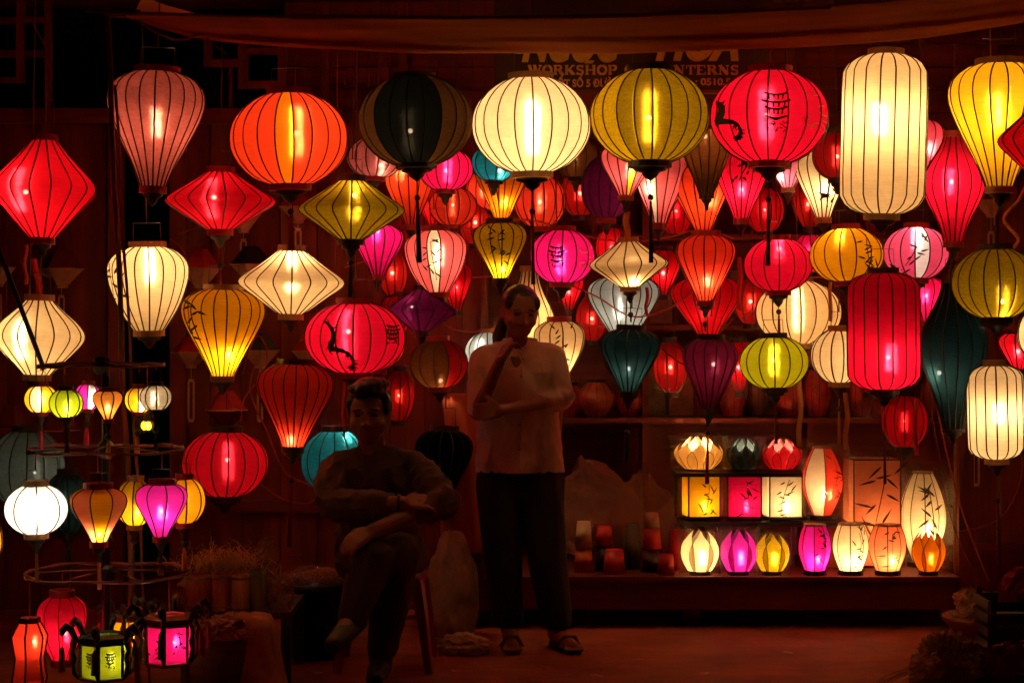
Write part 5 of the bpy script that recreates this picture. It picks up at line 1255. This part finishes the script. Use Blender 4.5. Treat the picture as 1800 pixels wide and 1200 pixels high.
# long folded orange lantern cloth
M_OR = surf_mat('orange_cloth', (.80,.17,.05), .75, .3, (16,16,2), 6, .3, 20)
vs, fs = [], []; n, mz = 40, 14; dC = 8.2; cx = W(824,0,dC).x
for j in range(mz+1):
    v = j/mz; z = W(0,968,dC).z+(W(0,692,dC).z-W(0,968,dC).z)*v
    for i in range(n):
        a = 2*PI*i/n; r = (.11-.03*v+.01*math.sin(v*7))*(1+.10*math.sin(a*9+v*1.5)); vs.append((cx-.03*v+r*math.cos(a), dC+r*.7*math.sin(a), z))
fs = [(j*n+i, j*n+(i+1)%n, (j+1)*n+(i+1)%n, (j+1)*n+i) for j in range(mz) for i in range(n)]+[tuple(range(mz*n,mz*n+n)), tuple(range(n-1,-1,-1))]
o = mesh('folded_cloth', vs, fs, M_OR, None, True); tag(o, 'long bundle of pleated orange cloth between the two people', 'cloth')
crumple('rag_heap', Vector((W(850,0,8.25).x,8.25,.30)), (.10,.08,.06), 14, .4, M_BAG, 'small dark rag heap on the bench beside the standing person', 'rags', None, 4, 2, .8)
# black tub
dT = 7.7
tb = empty('black_tub', Vector((W(556,0,dT).x,dT,0))); tag(tb, 'tall black tub heaped with clear packets beside the stool', 'tub')
zt = W(0,1022,dT).z
MB().lathe([(.001,.012),(.118,.012),(.112,0),(.118,0),(.140,zt-.03),(.152,zt-.025),(.152,zt),(.140,zt),(.13,zt-.03),(.001,zt-.045)], 26).build('body', M_BLK, tb, True)
for k in range(6):
    a = k*1.05; crumple('packet', Vector((W(556,0,dT).x+.07*math.cos(a),dT+.06*math.sin(a),zt+.012+.012*(k%3))), (.055,.05,.025), 40+k, .4, M_TP, ['flat clear packet at the front of the tub','clear packet on the left of the tub','clear packet lying deep in the tub','crumpled clear packet at the back of the tub','shiny packet on top of the tub','clear packet on the right of the tub'][k], 'packet', 'packets in the tub', 3, 2.2)
# low table with bamboo tubes, straw and packets
M_TAB = wood('table_wood', (.045,.018,.010)); dL = 7.1; zt = W(0,1074,dL).z
tbl = empty('low_table', Vector((W(400,0,dL).x,dL+.15,0))); tag(tbl, 'low dark table loaded with bamboo tubes and straw', 'table')
X0, X1 = W(318,0,dL).x-tbl.location.x, W(512,0,dL).x-tbl.location.x
MB().box((X0,-.17,zt-.025),(X1,.30,zt)).build('table_top', M_TAB, tbl)
for x in (X0+.02,X1-.02):
    for y in (-.15,.28): MB().box((x-.018,y-.018,0),(x+.018,y+.018,zt-.026)).build('leg', M_TAB, tbl)
M_TUBE = {k: surf_mat('bamboo_tube_'+k, c, .6, .35, (40,40,5)) for k, c in dict(tan=(.60,.28,.13), green=(.20,.14,.06), red=(.40,.07,.035)).items()}
def tube_cup(x, top, bot, w, d, col, label):
    H, R = PX(bot-top,d), PX(w/2,d); r = empty('bamboo_tube', Vector((W(x,0,d).x,d,zt))); tag(r, label, 'tube', 'bamboo tubes on the low table')
    MB().lathe([(.001,.004),(R*.97,.001),(R,.004),(R*1.04,H*.5),(R,H),(R*.86,H),(R*.84,.03),(.001,.03)], 16).build('wall', M_TUBE[col], r, True)
    for z in (H*.12,H*.9): MB().lathe([(R*1.03,z-.004),(R*1.06,z),(R*1.03,z+.004)], 16).build('band', M_TUBE['green'], r)
tube_cup(423,1005,1074,31,7.05,'tan','pale tan bamboo tube standing at the table front'); tube_cup(453,1002,1074,30,7.10,'green','greenish bamboo tube right of the pale one')
tube_cup(390,1010,1074,34,7.12,'red','reddish bamboo tube left of the pale one'); tube_cup(350,1012,1074,40,7.15,'red','reddish bamboo tube nearest the rack')
M_STRAW = surf_mat('straw', (.75,.34,.13), .7, .5, (3,3,3)); rnd = random.Random(11); mb = MB()
def straw(mb, c, n, ext, L_, w, up, seed):
    rnd = random.Random(seed)
    for k in range(n):
        q = Vector(c)+Vector((rnd.gauss(0,ext[0]), rnd.gauss(0,ext[1]), abs(rnd.gauss(0,ext[2])))); a = rnd.uniform(0,2*PI); e = rnd.uniform(-.3,up)
        d = Vector((math.cos(a)*math.cos(e), math.sin(a)*math.cos(e), math.sin(e)))*rnd.uniform(.5,1)*L_; b = Vector((rnd.uniform(-1,1),rnd.uniform(-1,1),rnd.uniform(-.4,1)))*L_*.22
        s = d.cross(Vector((0,0,1))); s = s.normalized()*w if s.length > 1e-4 else Vector((w,0,0)); vs = []
        for i in range(5):
            t = i/4; r = q+d*(t-.5)+b*4*t*(1-t); vs += [r-s, r+s]
        mb.add(vs, [(2*i,2*i+1,2*i+3,2*i+2) for i in range(4)])
straw(mb, W(400,1000,7.32), 900, (.075,.06,.035), .10, .0013, .9, 1)
o = mb.build('straw', M_STRAW); tag(o, 'loose heap of straw and shavings behind the bamboo tubes', 'straw', kind='stuff')
crumple('straw_bale', W(402,1030,7.32)+Vector((0,0,-.02)), (.19,.10,.095), 21, .2, surf_mat('straw_core', (.30,.11,.05), .8, .5, (20,20,20)), 'packed bundle under the loose straw on the table', 'bundle', None, 4, 3, .85)
o = crumple('packet', W(469,975,7.28), (.042,.016,.068), 5, .22, M_TP, 'upright clear packet standing in the straw', 'packet', None, 4, 2.5); o.rotation_euler = (0,.12,0)
crumple('packet', Vector((W(492,0,7.12).x,7.12,zt+.062)), (.045,.05,.075), 6, .45, M_TP, 'crumpled clear packet at the right end of the low table', 'packet', None, 4, 2.2, .8)
# cloth covered box in front of the table
dX = 6.75; vs, fs = [], []; n = 44; zz = W(0,1082,dX).z; c0 = Vector((W(428,0,dX).x,dX,0))
lv = [(.02,zz),(.07,zz+.004),(.10,zz-.004),(.115,zz-.03),(.125,zz-.10),(.14,zz*.4),(.165,.01)]
for j, (r, z) in enumerate(lv):
    for i in range(n):
        a = 2*PI*i/n; q = 1/max(abs(math.cos(a)),abs(math.sin(a)))**.6; w = 1+(.05*math.sin(a*7+1)+.03*math.sin(a*13))*j/6; vs.append((r*q*w*math.cos(a), r*q*w*math.sin(a), z+.006*noise.noise((math.cos(a)*4,math.sin(a)*4,j))))
fs = [(j*n+i, j*n+(i+1)%n, (j+1)*n+(i+1)%n, (j+1)*n+i) for j in range(len(lv)-1) for i in range(n)]+[tuple(range(n-1,-1,-1))]
o = mesh('draped_box', vs, fs, surf_mat('brown_cloth', (.48,.16,.065), .85, .4, (12,12,12), 6, .4, 40), None, True, c0); tag(o, 'brown cloth draped over a box in front of the low table', 'cloth')
# dark basket beside the framed lanterns
dBk = 6.65; bk = empty('dark_basket', Vector((W(382,0,dBk).x,dBk,0))); tag(bk, 'dark basket of scraps beside the rack', 'basket'); zk = W(0,1118,dBk).z
M_WICK = surf_mat('dark_wicker', (.05,.018,.012), .6, .5, (50,50,50)); MB().lathe([(.001,.01),(.085,.01),(.088,0),(.115,zk),(.108,zk),(.080,.02),(.001,.02)], 22).build('body', M_WICK, bk, True)
for k in range(7): MB().lathe([(.088+.0039*k*1,.02+k*zk/7),(.094+.0039*k,.02+k*zk/7+.008),(.088+.0039*k,.02+k*zk/7+.016)], 22).build('weave_band', M_WICK, bk, True)
mb = MB(); straw(mb, Vector((bk.location.x,dBk,zk+.005)), 260, (.045,.045,.03), .07, .0018, 1.0, 4); o = mb.build('straw', M_STRAW); tag(o, 'straw scraps heaped in the dark basket', 'straw', kind='stuff')
crumple('cloth_scrap', Vector((bk.location.x+.03,dBk-.02,zk+.02)), (.07,.06,.05), 51, .4, M_BAG, 'dull red cloth scrap heaped on the dark basket', 'cloth', None, 4, 2)
# right corner: tray, crate, raffia bundle, red cloth
dR_ = 7.25
tr = empty('wicker_tray', W(1740,1112,dR_)+Vector((0,0,-.02))); tr.rotation_euler = (0,.0,-.1); tag(tr, 'wicker tray of crumpled scraps in the right corner', 'tray')
M_TRAY = surf_mat('tray_wicker', (.30,.10,.045), .6, .45, (50,50,50))
MB().lathe([(.001,0),(.12,.0),(.185,.075),(.19,.085),(.182,.085),(.115,.012),(.001,.012)], 28).build('body', M_TRAY, tr, True)
for k in range(5): MB().lathe([(.124+.0135*k,.004+.0155*k),(.131+.0135*k,.010+.0155*k),(.130+.0135*k,.016+.0155*k)], 28).build('weave_band', M_TRAY, tr, True)
for k in range(4): a = PI/4+PI/2*k; MB().tube([(.09*math.cos(a),.09*math.sin(a),.004),(.11*math.cos(a),.11*math.sin(a),-(tr.location.z))], .012, 6).build('leg', M_WICK, tr)
M_SCR = surf_mat('scraps', (.85,.40,.19), .6, .5, (12,12,12), 6, .4, 25)
for k, (dx, dy, r) in enumerate(((-.09,-.03,.055),(-.03,-.06,.06),(-.02,.03,.065),(.05,-.02,.06),(-.07,.05,.05))):
    crumple('paper_scrap', tr.location+Vector((dx,dy,.085+.015*k)), (r,r,r*.75), 60+k, .5, M_SCR, ['crumpled scrap at the left rim of the tray','crumpled scrap at the front of the tray','crumpled scrap heaped in the middle of the tray','crumpled scrap against the dark crate on the tray','crumpled scrap at the back rim of the tray'][k], 'scrap', 'scraps in the wicker tray', 4, 2.2)
cr = empty('dark_crate', Vector((W(1795,0,7.05).x,7.05,0))); tag(cr, 'dark green slatted crate in the right corner', 'crate')
M_CR = surf_mat('dark_green_paint', (.022,.030,.016), .5, .4); za, zb2 = W(0,1092,7.05).z, W(0,1042,7.05).z
for k in range(7):
    z = .01+k*(zb2-.01)/7
    for s in (-1,1): MB().box((-.15,s*.12-.006,z),(.15,s*.12+.006,z+.035)).build('slat', M_CR, cr); MB().box((s*.15-.006,-.113,z),(s*.15+.006,.113,z+.035)).build('slat', M_CR, cr)
for sx_ in (-1,1):
    for sy_ in (-1,1): MB().box((sx_*.135-.01,sy_*.105-.01,0),(sx_*.135+.01,sy_*.105+.01,zb2+.01)).build('post', M_CR, cr)
MB().box((-.146,-.116,zb2-.07),(.146,.116,zb2-.06)).build('lid', M_CR, cr)
crumple('red_cloth', Vector((W(1800,0,7.1).x,7.1,zb2-.03)), (.09,.08,.115), 71, .22, surf_mat('red_cloth', (.28,.012,.010), .8, .3), 'dark red cloth piled on the crate', 'cloth', None, 4, 1.8, .3)
crumple('red_bag', Vector((W(1775,0,6.7).x,6.7,.10)), (.13,.09,.105), 73, .45, surf_mat('red_bag_plastic', (.24,.012,.014), .3, .3), 'limp red bag on the ground in the right corner', 'bag', None, 4, 1.6, .9)
M_RAF = surf_mat('raffia', (.88,.42,.20), .5, .5, (8,8,8), 5); c = Vector((W(1665,0,6.7).x,6.7,.13))
crumple('raffia_bundle', c, (.115,.09,.12), 81, .35, M_RAF, 'tied bundle of pale raffia on the ground, right', 'bundle', None, 5, 3.5, .95)
mb = MB(); rnd = random.Random(8)
for k in range(150):
    a = rnd.uniform(PI*.75,PI*1.35); e = rnd.uniform(-1.1,.1); l = rnd.uniform(.10,.24); q = c+Vector((rnd.gauss(0,.035),rnd.gauss(-.05,.03),rnd.gauss(0,.035)))
    d = Vector((math.cos(a)*math.cos(e), -.25+math.sin(a)*.4, math.sin(e)*.7)); pts = []
    for i in range(6):
        t = i/5; r = q+d*l*t+Vector((rnd.uniform(-.006,.006),rnd.uniform(-.006,.006),-.25*l*t*t+rnd.uniform(-.005,.005))); r.z = max(r.z,.008); pts.append(r)
    s = Vector((0,.0008,.0016)); vs = []
    for r in pts: vs += [r-s, r+s]
    mb.add(vs, [(2*i,2*i+1,2*i+3,2*i+2) for i in range(5)])
o = mb.build('raffia_strands', M_RAF); tag(o, 'loose raffia strands trailing over the ground', 'raffia', kind='stuff')
for k, (x, y, r) in enumerate(((1545,1180,.05),(1600,1190,.065),(1700,1186,.08))):
    a = W(x,y,6.55); a.z = .03; crumple('plastic_scrap', a, (r*1.5,r,.055), 90+k, .5, M_SCR, ['pale crumpled wrapping, outermost of those on the ground','pale crumpled wrapping below the raffia bundle','pale crumpled wrapping near the red bag'][k], 'scrap', 'plastic scraps on the ground', 4, 2.2, .8)

# litter on the ground
M_LIT = surf_mat('paper_litter', (.62,.30,.16), .7, .4, (30,30,30)); rnd = random.Random(77)
LIT = ((1120,1162,'paper scrap on the ground before the bench, middle'),(1240,1186,'paper scrap on the ground, nearest below the bud lamps'),(1385,1150,'paper scrap on the ground before the barrel lamps'),(560,1185,'paper scrap on the ground left of the black shoes'),(800,1182,'paper scrap on the ground right of the stool'),(1050,1190,'paper scrap on the ground near the sandals'))
for k, (x, y, lab) in enumerate(LIT):
    dd = CAMZ*F/(y-HOR); q = Vector((W(x,0,dd).x, dd, .004)); n = 7; vs = []
    for i in range(n):
        a = 2*PI*i/n; r = rnd.uniform(.012,.026); vs.append((r*1.3*math.cos(a), r*math.sin(a), rnd.uniform(.001,.009)))
    vs.append((0,0,.007)); o = mesh('paper_scrap', vs, [(i,(i+1)%n,n) for i in range(n)], M_LIT, None, False, q); tag(o, lab, 'scrap', 'paper scraps on the ground')
